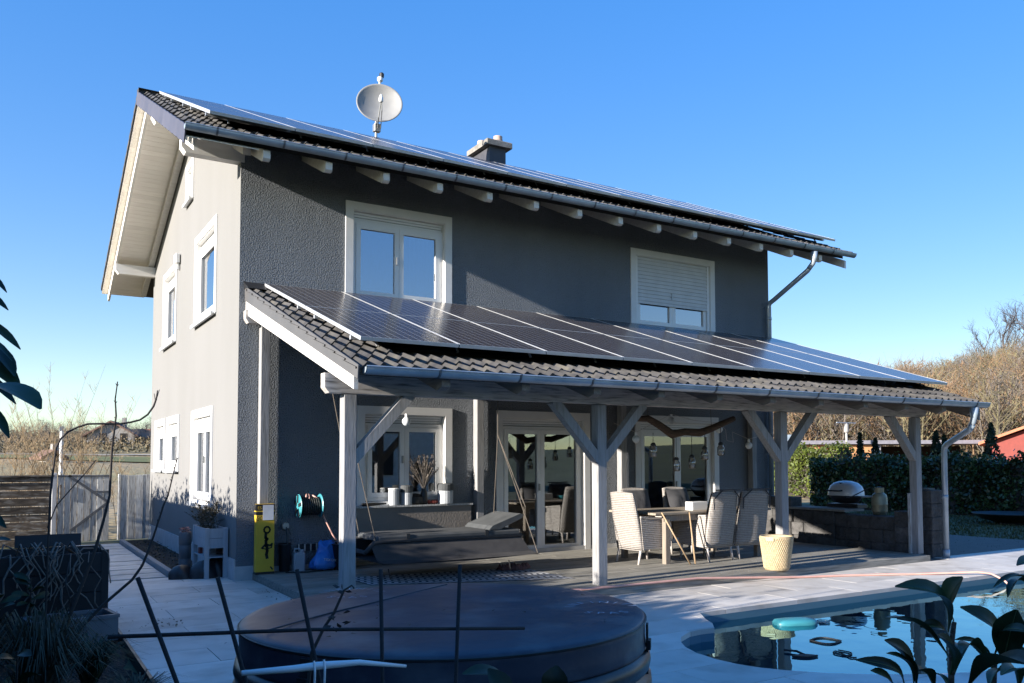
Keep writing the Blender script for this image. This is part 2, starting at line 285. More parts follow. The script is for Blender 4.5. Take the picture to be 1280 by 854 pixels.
def textmesh(body,size,ext=0.0,align='CENTER'):
    cu=bpy.data.curves.new('lettering','FONT'); cu.body=body; cu.size=size; cu.extrude=ext; cu.align_x=align; cu.align_y='CENTER'
    o=bpy.data.objects.new('lettering',cu); COL.objects.link(o); dg=bpy.context.evaluated_depsgraph_get(); dg.update()
    me=bpy.data.meshes.new_from_object(o.evaluated_get(dg)); vs=[v.co.copy() for v in me.vertices]; fs=[tuple(p.vertices) for p in me.polygons]
    bpy.data.objects.remove(o); bpy.data.curves.remove(cu); bpy.data.meshes.remove(me); return vs,fs
rng=random.Random(7)
U=rng.uniform
# ================================================================== terrain and sky line
CX,CY=-2.84,-12.76
def terrain():
    n=144; rad=[0,6,12,18,26,36,48,62,80,100,125,155,190,230,280,340,420,560,800,1300,2200,4200]
    def hmax(az):   # az from +Y towards +X, degrees
        pts=[(-180,4),(-60,5),(-25,6),(0,7.0),(8,7.5),(20,9),(35,11),(44,12),(50,13),(54,14.5),(58,16.5),(61,19),(64,20.5),(80,20),(110,12),(140,5),(180,4)]
        for (a,h),(b,k) in zip(pts,pts[1:]):
            if a<=az<=b: t=(az-a)/(b-a); return h+(k-h)*t
        return 4
    vs=[];fs=[]
    for i,r in enumerate(rad):
        for k in range(n):
            az=-180+360*k/n; a=R(az)
            s=min(max((r-(62 if az>20 else 70))/(170 if az>20 else 150),0),1); s=s*s*(3-2*s)
            h=hmax(az)*s
            if r>300: h-= (r-300)*.012 if r<900 else 7.2
            if r>70 and r<300: h+=.6*math.sin(r*.07+az*.21)
            vs.append((CX+r*math.sin(a),CY+r*math.cos(a),h-.06))
    for i in range(len(rad)-1):
        for k in range(n):
            j=(k+1)%n; fs.append((i*n+k,(i+1)*n+k,(i+1)*n+j,i*n+j))
    return vs,fs
vs,fs=terrain(); vs_ter=list(vs)
# cut the pool area out of the near rings is not needed: the pool shell sits in its own pit, so drop the near faces over the garden
PITX0,PITX1,PITY0,PITY1=-6,30,-16,12
keep=[]
for f in fs:
    c=[sum(vs[i][k] for i in f)/4 for k in (0,1)]
    keep.append(f)
fs=[f for f in keep if max(math.hypot(vs[i][0]-CX,vs[i][1]-CY) for i in f)>36.5]
south=[f for f in fs if sum(vs[i][1] for i in f)/4<-14]; fs=[f for f in fs if sum(vs[i][1] for i in f)/4>=-14]
g=MB().add(vs,fs)
kind(MB().add(vs,south).build('unseen_south_terrain',M['lowbounce'],smooth=True),'structure')  # unseen southern part, split off to keep bounce light low
M['field']=mat('field',(.36,.265,.145),(.26,.20,.10),rough=1,ns=.035,nd=7,lo=.42,hi=.56,bump=.8,bs=1.2,bd=.3,grime=(.17,.17,.06),gs=.02)
kind(g.build('terrain',M['field'],smooth=True),'structure')
# flat lawn around house, as a sheet with a hole for the pool pit
def lawn():
    ring=[(CX+36*math.sin(R(-180+2.5*k)),CY+36*math.cos(R(-180+2.5*k))) for k in range(144)]
    hole=[(1.9,-9.4),(16,-9.4),(16,-5.2),(1.9,-5.2)]
    vs=[Vector(p) for p in ring+hole]; ed=[(i,(i+1)%144) for i in range(144)]+[(144+i,144+(i+1)%4) for i in range(4)]
    v,e,f,*_=geometry.delaunay_2d_cdt(vs,ed,[],0,1e-5)
    out=[]
    for t in f:
        c=sum((v[i] for i in t),Vector((0,0)))/len(t)
        if not(1.9<c.x<16 and -9.4<c.y<-5.2): out.append(tuple(t))
    return MB().add([(p.x,p.y,-.06) for p in v],out)
kind(lawn().build('lawn',M['lawn']),'structure')
for nm,(x0,x1,y0,y1) in (('stubble_field',(-46,-6.2,2,40)),('stubble_field',(-6.2,21,9.2,40))): kind(MB().add([(x0,y0,-.05),(x1,y0,-.05),(x1,y1,-.05),(x0,y1,-.05)],[(0,1,2,3)]).build(nm,M['field']),'structure')  # left sheet is unseen, added as bright ground bouncing light to the soffit
# lawn blades where the photograph shows grass
gb=MB(); rv=[]
for i in range(15000):
    x=U(11.2,23.5); y=U(-4.3,6)
    if y<-3.75 and x<13: continue
    a=U(0,6.28); h=U(.03,.075); w=U(.012,.024); l=U(-.04,.04)
    gb.add([(x-w*math.cos(a),y-w*math.sin(a),-.06),(x+w*math.cos(a),y+w*math.sin(a),-.06),(x+l,y+l*.7,-.06+h)],[(0,1,2)]); rv.append(rng.random())
kind(gb.build('lawn_grass',M['grass'],rv=rv),'stuff')
o=bpy.data.objects['lawn_grass']; o['label']='short winter grass of the lawn beyond the pool'
# ================================================================== pool outline, paving
PO=[(15.6,-5.585),(3.771,-5.585),(3.56,-5.9),(3.45,-6.12),(3.293,-6.315),(3.12,-6.30),(2.945,-6.33),(2.72,-6.46),(2.57,-6.62),(2.45,-6.82),(2.37,-7.05),(2.344,-7.33),(2.37,-7.56),(2.44,-7.75),(2.55,-7.93),(2.75,-8.17),(3.03,-8.40),(3.4,-8.63),(3.9,-8.84),(4.6,-8.98),(5.6,-9.04),(15.6,-9.04)]
def inpoly(x,y,P):
    r=False; j=len(P)-1
    for i in range(len(P)):
        if (P[i][1]>y)!=(P[j][1]>y) and x<(P[j][0]-P[i][0])*(y-P[i][1])/(P[j][1]-P[i][1])+P[i][0]: r=not r
        j=i
    return r
def cut(rect,P,inside=False):
    x0,x1,y0,y1=rect
    base=[(x0,y0),(x1,y0),(x1,y1),(x0,y1)]; n=len(P)
    vs=[Vector(p) for p in base+P]; ed=[(i,(i+1)%4) for i in range(4)]+[(4+i,4+(i+1)%n) for i in range(n)]
    v,e,f,*_=geometry.delaunay_2d_cdt(vs,ed,[],0,1e-5); out=[]
    for t in f:
        c=sum((v[i] for i in t),Vector((0,0)))/len(t)
        if x0<c.x<x1 and y0<c.y<y1 and not inpoly(c.x,c.y,P): out.append(tuple(t))
    return v,out
pav=MB(); v,f=cut((-1.83,15.5,-10.4,1.0),PO); pav.add([(p.x,p.y,-.006) for p in v],f)
kind(pav.build('paving',M['joint']),'structure'); PAV=bpy.data.objects['paving']
def slabmesh(w,d):
    return MB().box(-w/2,w/2,-d/2,d/2,-.05,0).mesh('paving_slab',M['slab'])
SM=slabmesh(1.1935,.5935)
def addslab(x0,x1,y0,y1):
    corners=[(x0,y0),(x1,y0),(x1,y1),(x0,y1)]
    hit=any(inpoly(*c,PO) for c in corners) or any(x0<p[0]<x1 and y0<p[1]<y1 for p in PO) or (y0<-5.585<y1 and x1>3.78) or (y0<-9.04<y1 and x1>5.6)
    if all(inpoly(*c,PO) for c in corners) : return
    if not hit and abs(x1-x0-1.1935)<1e-3 and abs(y1-y0-.5935)<1e-3:
        link('paving_slab',SM,PAV,((x0+x1)/2,(y0+y1)/2,U(-.0012,.0012)))
    elif not hit: MB().box(x0,x1,y0,y1,-.05,U(-.0012,.0012)).build('paving_slab',M['slab'],PAV)
    else:
        v,f=cut((x0,x1,y0,y1),PO)
        if not f: return
        m=MB(); n=len(v); m.add([(p.x,p.y,0) for p in v],f)
        # edge skirts
        cnt={}
        for t in f:
            for a,b in zip(t,t[1:]+t[:1]): cnt[(a,b)]=1
        for a,b in list(cnt):
            if (b,a) not in cnt: m.add([(v[a].x,v[a].y,0),(v[a].x,v[a].y,-.05),(v[b].x,v[b].y,-.05),(v[b].x,v[b].y,0)],[(0,1,2,3)])
        m.build('paving_slab',M['slab'],PAV)
k=0
y=.94
while y>-10.2:
    off=(k%2)*.6; x=-1.83-off
    while x<15.4:
        a,b=max(x,-1.83),x+1.1935; yy0,yy1=y-.5935,y
        if b-a>.1:
            if yy0>=-4.07+.001 and a<10.8:         # beside / under deck
                if a<.23: addslab(a,min(b,.23),yy0,min(yy1,.95))
                if b>10.85 and yy0>-4.7: pass
            elif yy1>-4.07 and a<10.8:
                if a<.23: addslab(a,min(b,.23),yy0,yy1)
                if b>.25: addslab(max(a,.235),b,yy0,-4.075)
            elif yy1<=-3.7: addslab(a,b,yy0,yy1)
        x+=1.2
    y-=.6; k+=1
# slabs along lawn edge right of the deck
for i in range(4): addslab(10.9+i*1.2,10.9+i*1.2+1.1935,-4.07,-3.78)
# pool shell
sh=MB(); n=len(PO); zb=-1.45
for i in range(n):
    a,b=PO[i],PO[(i+1)%n]; sh.add([(a[0],a[1],-.05),(b[0],b[1],-.05),(b[0],b[1],zb),(a[0],a[1],zb)],[(0,1,2,3)])
sh.add([(p[0],p[1],zb) for p in PO],[tuple(range(n))])
sh.add([(3.1,-6.4,-.42),(2.6,-6.85,-.42),(2.5,-7.6,-.42),(3.2,-8.3,-.42),(3.5,-7.8,-.42),(3.4,-6.6,-.42)],[(0,1,2,3,4,5)])
kind(sh.build('pool',M['poolwall']),'structure')
kind(MB().add([(p[0],p[1],-.13) for p in PO],[tuple(range(n))]).build('pool_water',M['water']),'structure')
# ================================================================== deck
DK=kind(MB().box(.27,10.34,-4.03,-.005,-.0,.06).build('deck',M['black']),'structure')
nb=29
for j in range(nb):
    y1=-.004-j*.14; x=.25
    cuts=[.25]+sorted(U(.25,10.3) for _ in range(0))+[.25+[3.6,4.8,2.4][j%3], 7.3+[0,1.2,-.9][j%3],10.36]
    for a,b in zip(cuts,cuts[1:]): MB().box(a,b-.003,y1-.134,y1,.062,.10+U(-.0015,.0015),.004).build('deck_board',M['deck'],DK)
for x in (0,): MB().box(.235,.249,-4.06,-.004,.0,.096).build('deck_edge_board',M['deck'],DK)
MB().box(.25,10.36,-4.075,-4.064,0,.096).build('deck_edge_board',M['deck'],DK)
# ================================================================== side path, soil beds, edging
PT=kind(MB().box(-1.95,-.75,.96,7.6,-.12,-.08).build('side_path',M['soil']),'structure')
for i in range(10):
    y0=1.0+i*.63; MB().box(-1.9,-.765,y0,y0+.545,-.04,.012+U(-.004,.004),.004).build('path_slab',M['slab'],PT)
kind(MB().box(-.66,-.02,.98,8.2,-.1,-.02).build('wall_bed',M['soil']),'structure')
E_=kind(MB().box(-.75,-.665,.95,4.1,-.06,.09,.006).build('bed_edging',M['greywood']),'structure')
MB().box(-.75,-.665,4.12,7.3,-.06,.085,.006).build('edging_board',M['greywood'],E_)
bed=MB(); nx,ny=40,80
for j in range(ny+1):
    for i in range(nx+1):
        x=-4.6+(2.74)*i/nx; yy=-10.5+11.4*j/ny
        bed.v.append((x,yy,-.03+.05*math.sin(x*7+yy*3)*math.sin(yy*5.1)+U(-.02,.03)-(.03 if i==nx else 0)))
for j in range(ny):
    for i in range(nx): a=j*(nx+1)+i; bed.f.append((a,a+1,a+nx+2,a+nx+1))
kind(bed.build('planting_bed',M['soil']),'structure')
kind(MB().box(-1.86,-1.835,-10.3,-2.6,-.06,.045).build('bed_border',M['black']),'structure')
# ================================================================== house
H=thing('house','two storey dark grey house with white gable side and solar panels on its tiled roof','house',(5.5,4.3,0))
L_=11.0; D_=8.62
YR=3.72
ZR=lambda y: 6.60+.462*y if y<=YR else 8.319-.383*(y-YR)      # top of tiles
def wall(name,m,axis,pos,out,u0,u1,zt,holes,depth=.3,top=None):
    # axis 'y': wall in plane y=pos spanning x ; axis 'x': wall in plane x=pos spanning y ; thickness goes inwards
    top=top or (lambda u:zt); us=sorted({u0,u1}|{h[i] for h in holes for i in (0,1)}|({YR} if axis=='x' else set())); mb=MB()
    P=lambda u,d,z:(u,pos+d,z) if axis=='y' else (pos+d,u,z)
    for a,b in zip(us,us[1:]):
        hs=sorted([(h[2],h[3]) for h in holes if h[0]<=a and h[1]>=b]); z=-.1
        for (za,zb) in hs: mb.add([P(a,0,z),P(b,0,z),P(b,0,za),P(a,0,za)],[(0,1,2,3)]); z=zb
        mb.add([P(a,0,z),P(b,0,z),P(b,0,top(b)),P(a,0,top(a))],[(0,1,2,3)])
    for (a,b,z0,z1) in holes:
        for q in (((a,z0),(b,z0)),((b,z0),(b,z1)),((b,z1),(a,z1)),((a,z1),(a,z0))):
            (p0,q0),(p1,q1)=q; mb.add([P(p0,0,q0),P(p1,0,q1),P(p1,depth*out,q1),P(p0,depth*out,q0)],[(0,1,2,3)])
    return mb.build(name,m,H)
T=.125
FW=[(1.59,3.43,4.20,5.80),(7.235,9.415,4.22,5.80),(1.80,3.44,1.0,2.58),(4.28,6.25,.085,2.58),(7.31,9.47,.085,2.58)]
GW=[(1.57,3.45,4.12,5.73),(5.37,7.05,4.12,5.73),(1.69,3.52,.98,2.62),(4.82,6.32,1.53,2.63),(6.5,7.93,1.53,2.63),(3.72,4.5,6.58,7.36)]
hole=lambda w:(w[0]+T,w[1]-T,w[2]+(T*.6 if w[2]>.5 else .0),w[3]-T)
ub=lambda y:ZR(y)-.27
wall('front_wall',M['front'],'y',0,1,0,L_,ub(0)+.06,[hole(w) for w in FW])
wall('gable_wall',M['gable'],'x',0,1,0,D_,0,[hole(w) for w in GW],top=lambda u:ub(u)+.05)
MB().add([(L_,0,-.1),(L_,D_,-.1),(L_,D_,ub(D_)),(L_,YR,ub(YR)),(L_,0,ub(0))],[(0,1,2,3,4)]).build('gable_wall',M['front'],H)
MB().add([(0,D_,-.1),(L_,D_,-.1),(L_,D_,ub(D_)+.05),(0,D_,ub(D_)+.05)],[(0,1,2,3)]).build('rear_wall',M['front'],H)
MB().box(.3,10.9,.3,8.4,2.75,2.95).build('floor_slab',M['room'],H)
MB().box(.3,10.9,3.6,3.7,0,6).build('inner_wall',M['room'],H); MB().box(.3,10.9,.3,8.4,-.1,.06).build('ground_floor',M['tabletop'],H)
MB().box(-.022,-.001,0,D_,-.05,.30).build('plinth',M['plinth'],H); MB().box(-.022,.245,-.022,-.001,-.05,.2).build('plinth',M['plinth'],H)
MB().box(.25,10.95,-.018,-.001,.09,.17).build('plinth',M['plinth'],H)
def window(axis,w,sash=2,shut=0,door=False,mull=None,curt=None,sill=True,blank=False,label=None,slatbox=True):
    u0,u1,z0,z1=w
    if axis=='y': B=lambda mb,a,b,n0,n1,c,d: mb.box(a,b,-n1,-n0,c,d)
    else: B=lambda mb,a,b,n0,n1,c,d: mb.box(-n1,-n0,a,b,c,d)
    tr=MB(); B(tr,u0,u0+T,-.002,.022,z0,z1); B(tr,u1-T,u1,-.002,.022,z0,z1); B(tr,u0+T,u1-T,-.002,.022,z1-T,z1)
    h=hole(w)
    if z0>.5: B(tr,u0+T,u1-T,-.002,.022,z0,z0+T*.6)
    tr.build('window_surround',M['white'],H)
    rv=MB(); e=.012   # white reveal lining
    B(rv,h[0],h[0]+e,-.14,0,h[2],h[3]); B(rv,h[1]-e,h[1],-.14,0,h[2],h[3]); B(rv,h[0]+e,h[1]-e,-.14,0,h[3]-e,h[3])
    rv.build('window_reveal',M['white'],H)
    a,b,c,d=h[0]+e,h[1]-e,h[2]+.004,h[3]-e
    F=MB(); fw=.055; nf0,nf1=-.135,-.065
    top=d-(.13 if slatbox else 0)
    if slatbox:
        sb=MB(); 
        for i in range(3): B(sb,a+.002,b-.002,-.12+.012*i,-.10+.012*i,top+.012+.04*i,top+.046+.04*i)
        so_=sb
    B(F,a,a+fw,nf0,nf1,c,top); B(F,b-fw,b,nf0,nf1,c,top); B(F,a+fw,b-fw,nf0,nf1,top-fw,top); B(F,a+fw,b-fw,nf0,nf1,c,c+fw)
    fr=F.build('window',M['pvc'],H)
    if label: fr['label']=label
    if slatbox: so_.build('shutter_slat',M['pvc'],fr)
    mids=[a+fw]+([mull or (a+b)/2] if sash==2 else [])+[b-fw]
    for i in range(len(mids)-1):
        s0=mids[i]+.002; s1=mids[i+1]-.002; sw=.075; n0,n1=-.115,-.045; c0,c1=c+fw+.002,top-fw-.002
        sm=MB(); B(sm,s0,s0+sw,n0,n1,c0,c1); B(sm,s1-sw,s1,n0,n1,c0,c1); B(sm,s0+sw,s1-sw,n0,n1,c1-sw,c1); B(sm,s0+sw,s1-sw,n0,n1,c0,c0+sw); sm.build('sash',M['pvc'],fr)
        pm=MB(); B(pm,s0+sw,s1-sw,-.088,-.078,c0+sw,c1-sw)
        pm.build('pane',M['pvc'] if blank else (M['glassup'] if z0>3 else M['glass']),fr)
        if not blank and i==0 and sash==2:
            hm=MB(); B(hm,s1-.05,s1-.025,-.045,-.01,(c0+c1)/2-.02,(c0+c1)/2+.1); hm.build('handle',M['steel'],fr)
    if sill and z0>.5:
        sl_=MB(); B(sl_,u0+.03,u1-.03,.0,.075,z0-.012,z0+.022); B(sl_,u0+.03,u1-.03,.072,.082,z0-.035,z0+.025); sl_.build('window_sill',M['alu'],fr)
    if curt:
        for (p,q) in curt:
            cm=MB(); nn=36
            for i in range(nn+1):
                u=p+(q-p)*i/nn; dd=-.26-.03*math.sin(i*1.35)-.012*math.sin(i*.5)
                for z in (c+.02,top-.03): cm.v.append((u,-dd,z) if axis=='y' else (-dd,u,z))
            cm.f=[(2*i,2*i+2,2*i+3,2*i+1) for i in range(nn)]; cm.build('curtain',M['curtain'],fr,smooth=True)
    if shut:
        zz=d
        k=0
        while zz>shut:
            s_=MB(); B(s_,a+.003,b-.003,-.034,-.020,zz-.060,zz-.014); B(s_,a+.003,b-.003,-.040,-.0345,zz-.072,zz); s_.build('shutter_slat',M['shutter'],fr); zz-=.072; k+=1
        s_=MB(); B(s_,a+.003,b-.003,-.042,-.016,shut-.05,shut); s_.build('shutter_bottom_bar',M['shutter'],fr)
        s_=MB(); B(s_,a-.001,a+.05,-.043,-.012,c,d); B(s_,b-.05,b+.001,-.043,-.012,c,d); s_.build('shutter_rail',M['pvc'],fr)
    return fr
window('y',FW[0],curt=[(1.75,2.45),(2.62,3.25)],label='upper window with two white curtains')
window('y',FW[1],shut=4.80,label='upper window with the roller shutter mostly down')
window('y',FW[2],label='kitchen window above the sill of jars')
window('y',FW[3],door=True,mull=5.22,curt=[],label='glazed double patio door beside the hanging daybed')
window('y',FW[4],door=True,mull=8.42,label='glazed patio door behind the dining set')
window('x',GW[0],curt=[(1.8,3.2)],sash=1); window('x',GW[1],curt=[(5.6,6.8)],sash=1); window('x',GW[2],curt=[(1.95,3.3)],sash=2)
window('x',GW[3],sash=1,curt=[(5.0,6.15)]); window('x',GW[4],sash=1,curt=[(6.7,7.75)]); window('x',GW[5],sash=1,blank=True,slatbox=False)
# floodlight bracket beside the rear gable window
m=MB().box(-.10,-.02,4.98,5.22,5.62,5.80,.01); m.box(-.06,-.02,5.05,5.15,5.5,5.62); m.build('outdoor_light',M['pvc'],H)
# --- roof slabs
RX0,RX1=-.955,12.1
RF=MB()
yf,yr,yb=-1.24,YR,10.02
RF.add([(x,y,ZR(y)-dz) for x in (RX0,RX1) for (y,dz) in ((yf+.16,.04),(yr,.04),(yb,.04),(yb,.13),(yr,.13),(yf+.16,.13))],[(0,1,7,6),(1,2,8,7),(2,3,9,8),(3,4,10,9),(4,5,11,10),(5,0,6,11),(5,4,1,0),(4,3,2,1),(6,7,10,11),(7,8,9,10)])
ROOF=RF.build('roof',M['tiledark'],H)
# soffit boards of gable overhang : single boards across the overhang
def slope(y): return math.atan(.462) if y<YR else -math.atan(.383)
me=MB().box(-.46,.46,-.068,.068,-.012,0,.003).mesh('soffit_board',M['soffit'])
y=yf+.1
while y<yb-.05:
    if not(YR-.07<y<YR+.07): link('soffit_board',me,H,(-.49,y,ZR(y)-.132),(slope(y),0,0))
    y+=.14*math.cos(slope(y))
for (a,b) in ((yf+.25,yr-.02),(yr+.02,yb-.03)):
    sgn=1
    # white barge board, and the wall-side rafter
    MB().prism([(a,ZR(a)-.13),(b,ZR(b)-.13),(b,ZR(b)-.33),(a,ZR(a)-.33)],0,-.825,-.78).build('barge_board',M['whitewood'],H)
    MB().prism([(a+.3,ZR(a+.3)-.15),(b-.3,ZR(b-.3)-.15),(b-.3,ZR(b-.3)-.30),(a+.3,ZR(a+.3)-.30)],0,-.13,-.022).build('verge_rafter',M['whitewood'],H)
for (y0,zt) in ((.0,ZR(.08)-.31),(YR-.08,ZR(YR)-.31),(8.4,ZR(8.48)-.31)):
    pz=[(-.82,zt-.14),(-.76,zt-.22),(.05,zt-.22),(.05,zt),(-.82,zt)] if abs(y0-YR)>.2 else [(-.74,zt-.1),(-.68,zt-.2),(.05,zt-.2),(.05,zt),(-.74,zt)]
    MB().prism(pz,1,y0-.012,y0+.16).build('purlin',M['whitewood'],H)
MB().box(-.2,-.165,8.5,8.62,0,0).v
# rafter tails along the eaves
for k in range(14):
    x=.09+.862*k
    pr=[(.12,ZR(.12)-.135),(-1.17,ZR(-1.17)-.135),(-1.17,ZR(-1.17)-.24),(-1.13,ZR(-1.13)-.285),(-1.08,ZR(-1.08)-.305),(.12,ZR(.12)-.305)]
    MB().prism(pr,0,x-.06,x+.035).build('rafter',M['whitewood'],H)
    pr=[(8.5,ZR(8.5)-.135),(10.6,ZR(10.6)-.135),(10.6,ZR(10.6)-.27),(8.5,ZR(8.5)-.30)]
MB().prism([(yf+.03,ZR(yf)-.135),(yr,ZR(yr)-.135),(yr,ZR(yr)-.3),(yf+.03,ZR(yf)-.3)],0,11.98,12.03).build('barge_board',M['whitewood'],H)
# --- tiles
def tileprof(w,n=12):
    pts=[]
    for i in range(n+1):
        t=i/n; u=(t*2)%1 if i<n else 1.0
        z=.058*max(0,math.sin(math.pi*min(max((u-.45)/.55,0),1)))**.8
        pts.append((t*w,z))
    return pts
def tilemesh(w=.3366,l=.41,name='roof_tile'):
    pr=tileprof(w); n=len(pr); vs=[]
    for y,dz in ((0,.022),(l,-.010)): vs+=[(x,y,z+dz) for x,z in pr]
    vs+=[(x,0,z*.75+.002) for x,z in pr]
    fs=[(i,i+1,n+i+1,n+i) for i in range(n-1)]+[(2*n+i,2*n+i+1,i+1,i) for i in range(n-1)]
    me=MB().add(vs,fs).mesh(name,M['tile'])
    return me
TM=tilemesh()
def tiles(parent,x0,nc,y0,z0,sl,nr,cosr,seen,lift=0):
    stuff=MB(); me=TM
    for r in range(nr):
        for c in range(nc):
            yy=y0+r*.345*math.cos(sl); zz=z0+r*.345*math.sin(sl)
            if seen(r,c): link('roof_tile',me,parent,(x0+c*.3366,yy,zz+U(-.004,.004)),(sl+U(-.018,.018),U(-.012,.012),U(-.008,.008)))
            else:
                q=Matrix.Translation((x0+c*.3366,yy,zz))@Matrix.Rotation(sl,4,'X')
                stuff.add([q@Vector(p) for p in ((0,0,.02),(.3366,0,.02),(.3366,.38,-.01),(0,.38,-.01))],[(0,1,2,3)])
    if stuff.v: kind(stuff.build('hidden_roof_tiles',M['tile'],parent),'stuff')
s1=math.atan(.462)
tiles(ROOF,RX0+.0,39,yf-.03,ZR(yf-.03)-.005,s1,16,1,lambda r,c: r<2 or c<2 or (c==38 and r<8))
# verge tiles (hanging flange) front slope and rear slope
vm=MB().box(-.018,.0,0,.315,-.20,.03).mesh('verge_tile',M['vergemetal'])
for r in range(16): link('verge_tile',vm,ROOF,(RX0-.004,yf-.02+r*.345*math.cos(s1),ZR(yf-.02+r*.345*math.cos(s1))-.02),(s1+.05,0,.02))
s2=-math.atan(.383)
vm2=MB().add([(-.02,0,-.06),(-.02,.36,-.085),(-.02,.36,-.0),(-.02,0,.045),(.34,0,.045),(.34,.36,0.),(.34,0,-.02),(.0,0,-.06),(0,.36,-.085)],[(0,3,2,1),(3,4,5,2),(0,7,6,4,3),(1,8,7,0)]).mesh('verge_tile',M['tile'])
k=0; y=yb+.03
for r in range(20):
    yy=yb+.03-r*.345*math.cos(s2)
    link('verge_tile',vm2,ROOF,(RX0,yy,ZR(yy)+.0),(math.pi-abs(s2),0,0) if False else (0,0,0)).matrix_basis=Matrix.Translation((RX0,yy,ZR(yy)))@Matrix.Rotation(-math.atan(.383)*1,4,'X')@Matrix.Scale(-1,4,(0,1,0))
rt=MB()
for r in range(37): rt.tube([(RX0-.02+r*.353,YR,ZR(YR)-.03),(RX0+.35+r*.353,YR,ZR(YR)-.01)],.09,8)
rt.build('ridge_tiles',M['tile'],ROOF)
# --- solar panels
PF=.035
def panelmesh(w,h):
    g=MB().box(.012,w-.012,.008,h-.008,-.006,.0).mesh('solar_panel',M['solar'])
    f=MB(); b=.010
    c=.011; f.box(0,w,0,c,-.04,.0015); f.box(0,w,h-c,h,-.04,.0005); f.box(0,b,c,h-c,-.04,.003); f.box(w-b,w,c,h-c,-.04,.003)
    return g,f.mesh('panel_frame',M['alu'])
def panels(parent,x0,nc,w,rows,y0,z0,sl):
    for (off,h) in rows:
        g,f=panelmesh(w-.012,h-.012)
        for c in range(nc):
            loc=(x0+c*w,y0+off*math.cos(sl),z0+off*math.sin(sl))
            p=link('solar_panel',g,parent,loc,(sl,0,0)); q=link('panel_frame',f,p)
            q.matrix_parent_inverse=Matrix.Identity(4)
    rl=MB(); X1=x0+nc*w
    for off in [o+d for o,h in rows for d in (.35,h-.4)]:
        y,z=y0+off*math.cos(sl),z0+off*math.sin(sl); rl.bar((x0+.0,y,z-.075),(X1+.0,y,z-.075),.04,.045)
        x=x0+.3
        while x<X1: rl.bar((x,y,z-.09),(x,y-.05,z-.16),.03,.012); x+=1.0
    rl.build('mounting_rail',M['alu'],parent)
s3=math.atan(.434)
panels(H,-.63,11,1.147,[(0,1.99),(1.99,1.99),(3.98,1.1)],-1.0,6.385,s3)
# --- gutters
def halfpipe(x0,x1,y,z,r,n=9):
    mb=MB(); pts=[]
    for i in range(n+1):
        a=math.pi+math.pi*i/n; pts.append((y+r*math.cos(a),z+r*math.sin(a)))
    pts=[(y-r-.012,z+.004),(y-r-.008,z+.012)]+pts+[(y+r+.004,z+.014)]
    inner=[(py+(y-py)*.06,pz+(z-pz)*.06+.003) for py,pz in pts][::-1]
    mb.prism(pts+inner,0,x0,x1); 
    for x in (x0,x1-.006): mb.prism(pts[2:-1],0,x,x+.006)
    return mb
g=halfpipe(-.99,12.18,-1.30,6.02,.068).build('gutter',M['zinc'],H,smooth=False)
def brackets(parent,xs,y,z,r):
    for x in xs: halfpipe(x-.012,x+.012,y,z,r+.006).build('gutter_bracket',M['zincd'],parent)
brackets(g,[-.6+.862*k for k in range(15)],-1.30,6.02,.068)
dp=MB().tube([(10.93,-1.30,5.92),(10.93,-1.30,5.79),(10.93,-1.27,5.70),(10.92,-1.17,5.6)],[.075,.055,.05,.05],12)
dp.tube([(10.925,-1.22,5.65),(10.92,-1.14,5.57),(10.91,-.25,5.12),(10.9,-.13,5.06),(10.9,-.1,5.0),(10.9,-.1,.05)],.05,12)
dp.tube([(10.9,-.1,4.75),(10.9,-.1,4.70)],.058,12)
dp.build('downpipe',M['zinc'],H,smooth=True)
# --- chimney
c=MB().box(6.27,6.69,3.85,4.66,8.0,8.84).build('chimney',M['chim'],H)
MB().box(6.15,6.82,3.75,4.76,8.84,8.975,.02).build('chimney_cap',M['conc'],c)
for (x,y) in ((6.60,4.05),(6.42,4.5)): MB().lathe([(.13,0),(.12,.05),(.10,.18),(.105,.2),(.07,.2),(.06,.1)],(x,y,8.97),16).build('chimney_pot',M['terra'],c,smooth=True)
# --- wall ledge below kitchen window
MB().box(1.7,3.72,-.16,-.001,.17,.985).build('wall_ledge',mat('taupe_render',(.24,.215,.19),(.20,.18,.16),rough=.9,ns=2,bump=.5,bs=40,bd=.01),H)
MB().box(1.68,3.74,-.19,-.0005,.986,1.012).build('ledge_board',M['silver'],H)
# ================================================================== veranda
VE=thing('veranda','grey timber veranda roof with dark tiles and solar panels along the house front','veranda',(5.5,-2.3,.1))
SL=.341; ZV=lambda y: 4.262+SL*y           # tile top
sv=math.atan(SL)
PX=[.255,3.64,7.05,10.38]; PW=.145
for i,x in enumerate(PX):
    MB().box(x,x+PW,-3.85,-3.705,.10,2.435,.008).build('post',M['greywood'],VE)
# eave beam with shaped left end
MB().prism([(.04,2.655),(.04,2.50),(.09,2.44),(10.56,2.44),(10.66,2.47),(10.7,2.53),(10.7,2.655)],1,-3.852,-3.712).build('beam',M['greywoodx_lit'],VE)
for i,x in enumerate(PX):
    xm=x+PW/2
    for s in (-1,1):
        if (i==0 and s<0) or (i==3 and s>0): continue
        a=(xm+s*(PW/2-.03),-3.78,1.72); b=(xm+s*.72,-3.78,2.46)
        MB().bar(a,b,.115,.125,up=(0,1,0)).build('brace',M['greywood'],VE)
# wall posts and ledger
for x in (.285,3.83,6.86,10.28): MB().box(x,x+.13,-.165,-.022,.10,3.72,.006).build('wall_post',M['greywood'],VE)
MB().prism([(.06,3.90),(.06,3.78),(.10,3.715),(10.7,3.715),(10.7,3.90)],1,-.17,-.024).build('wall_beam',M['greywoodx_lit'],VE)
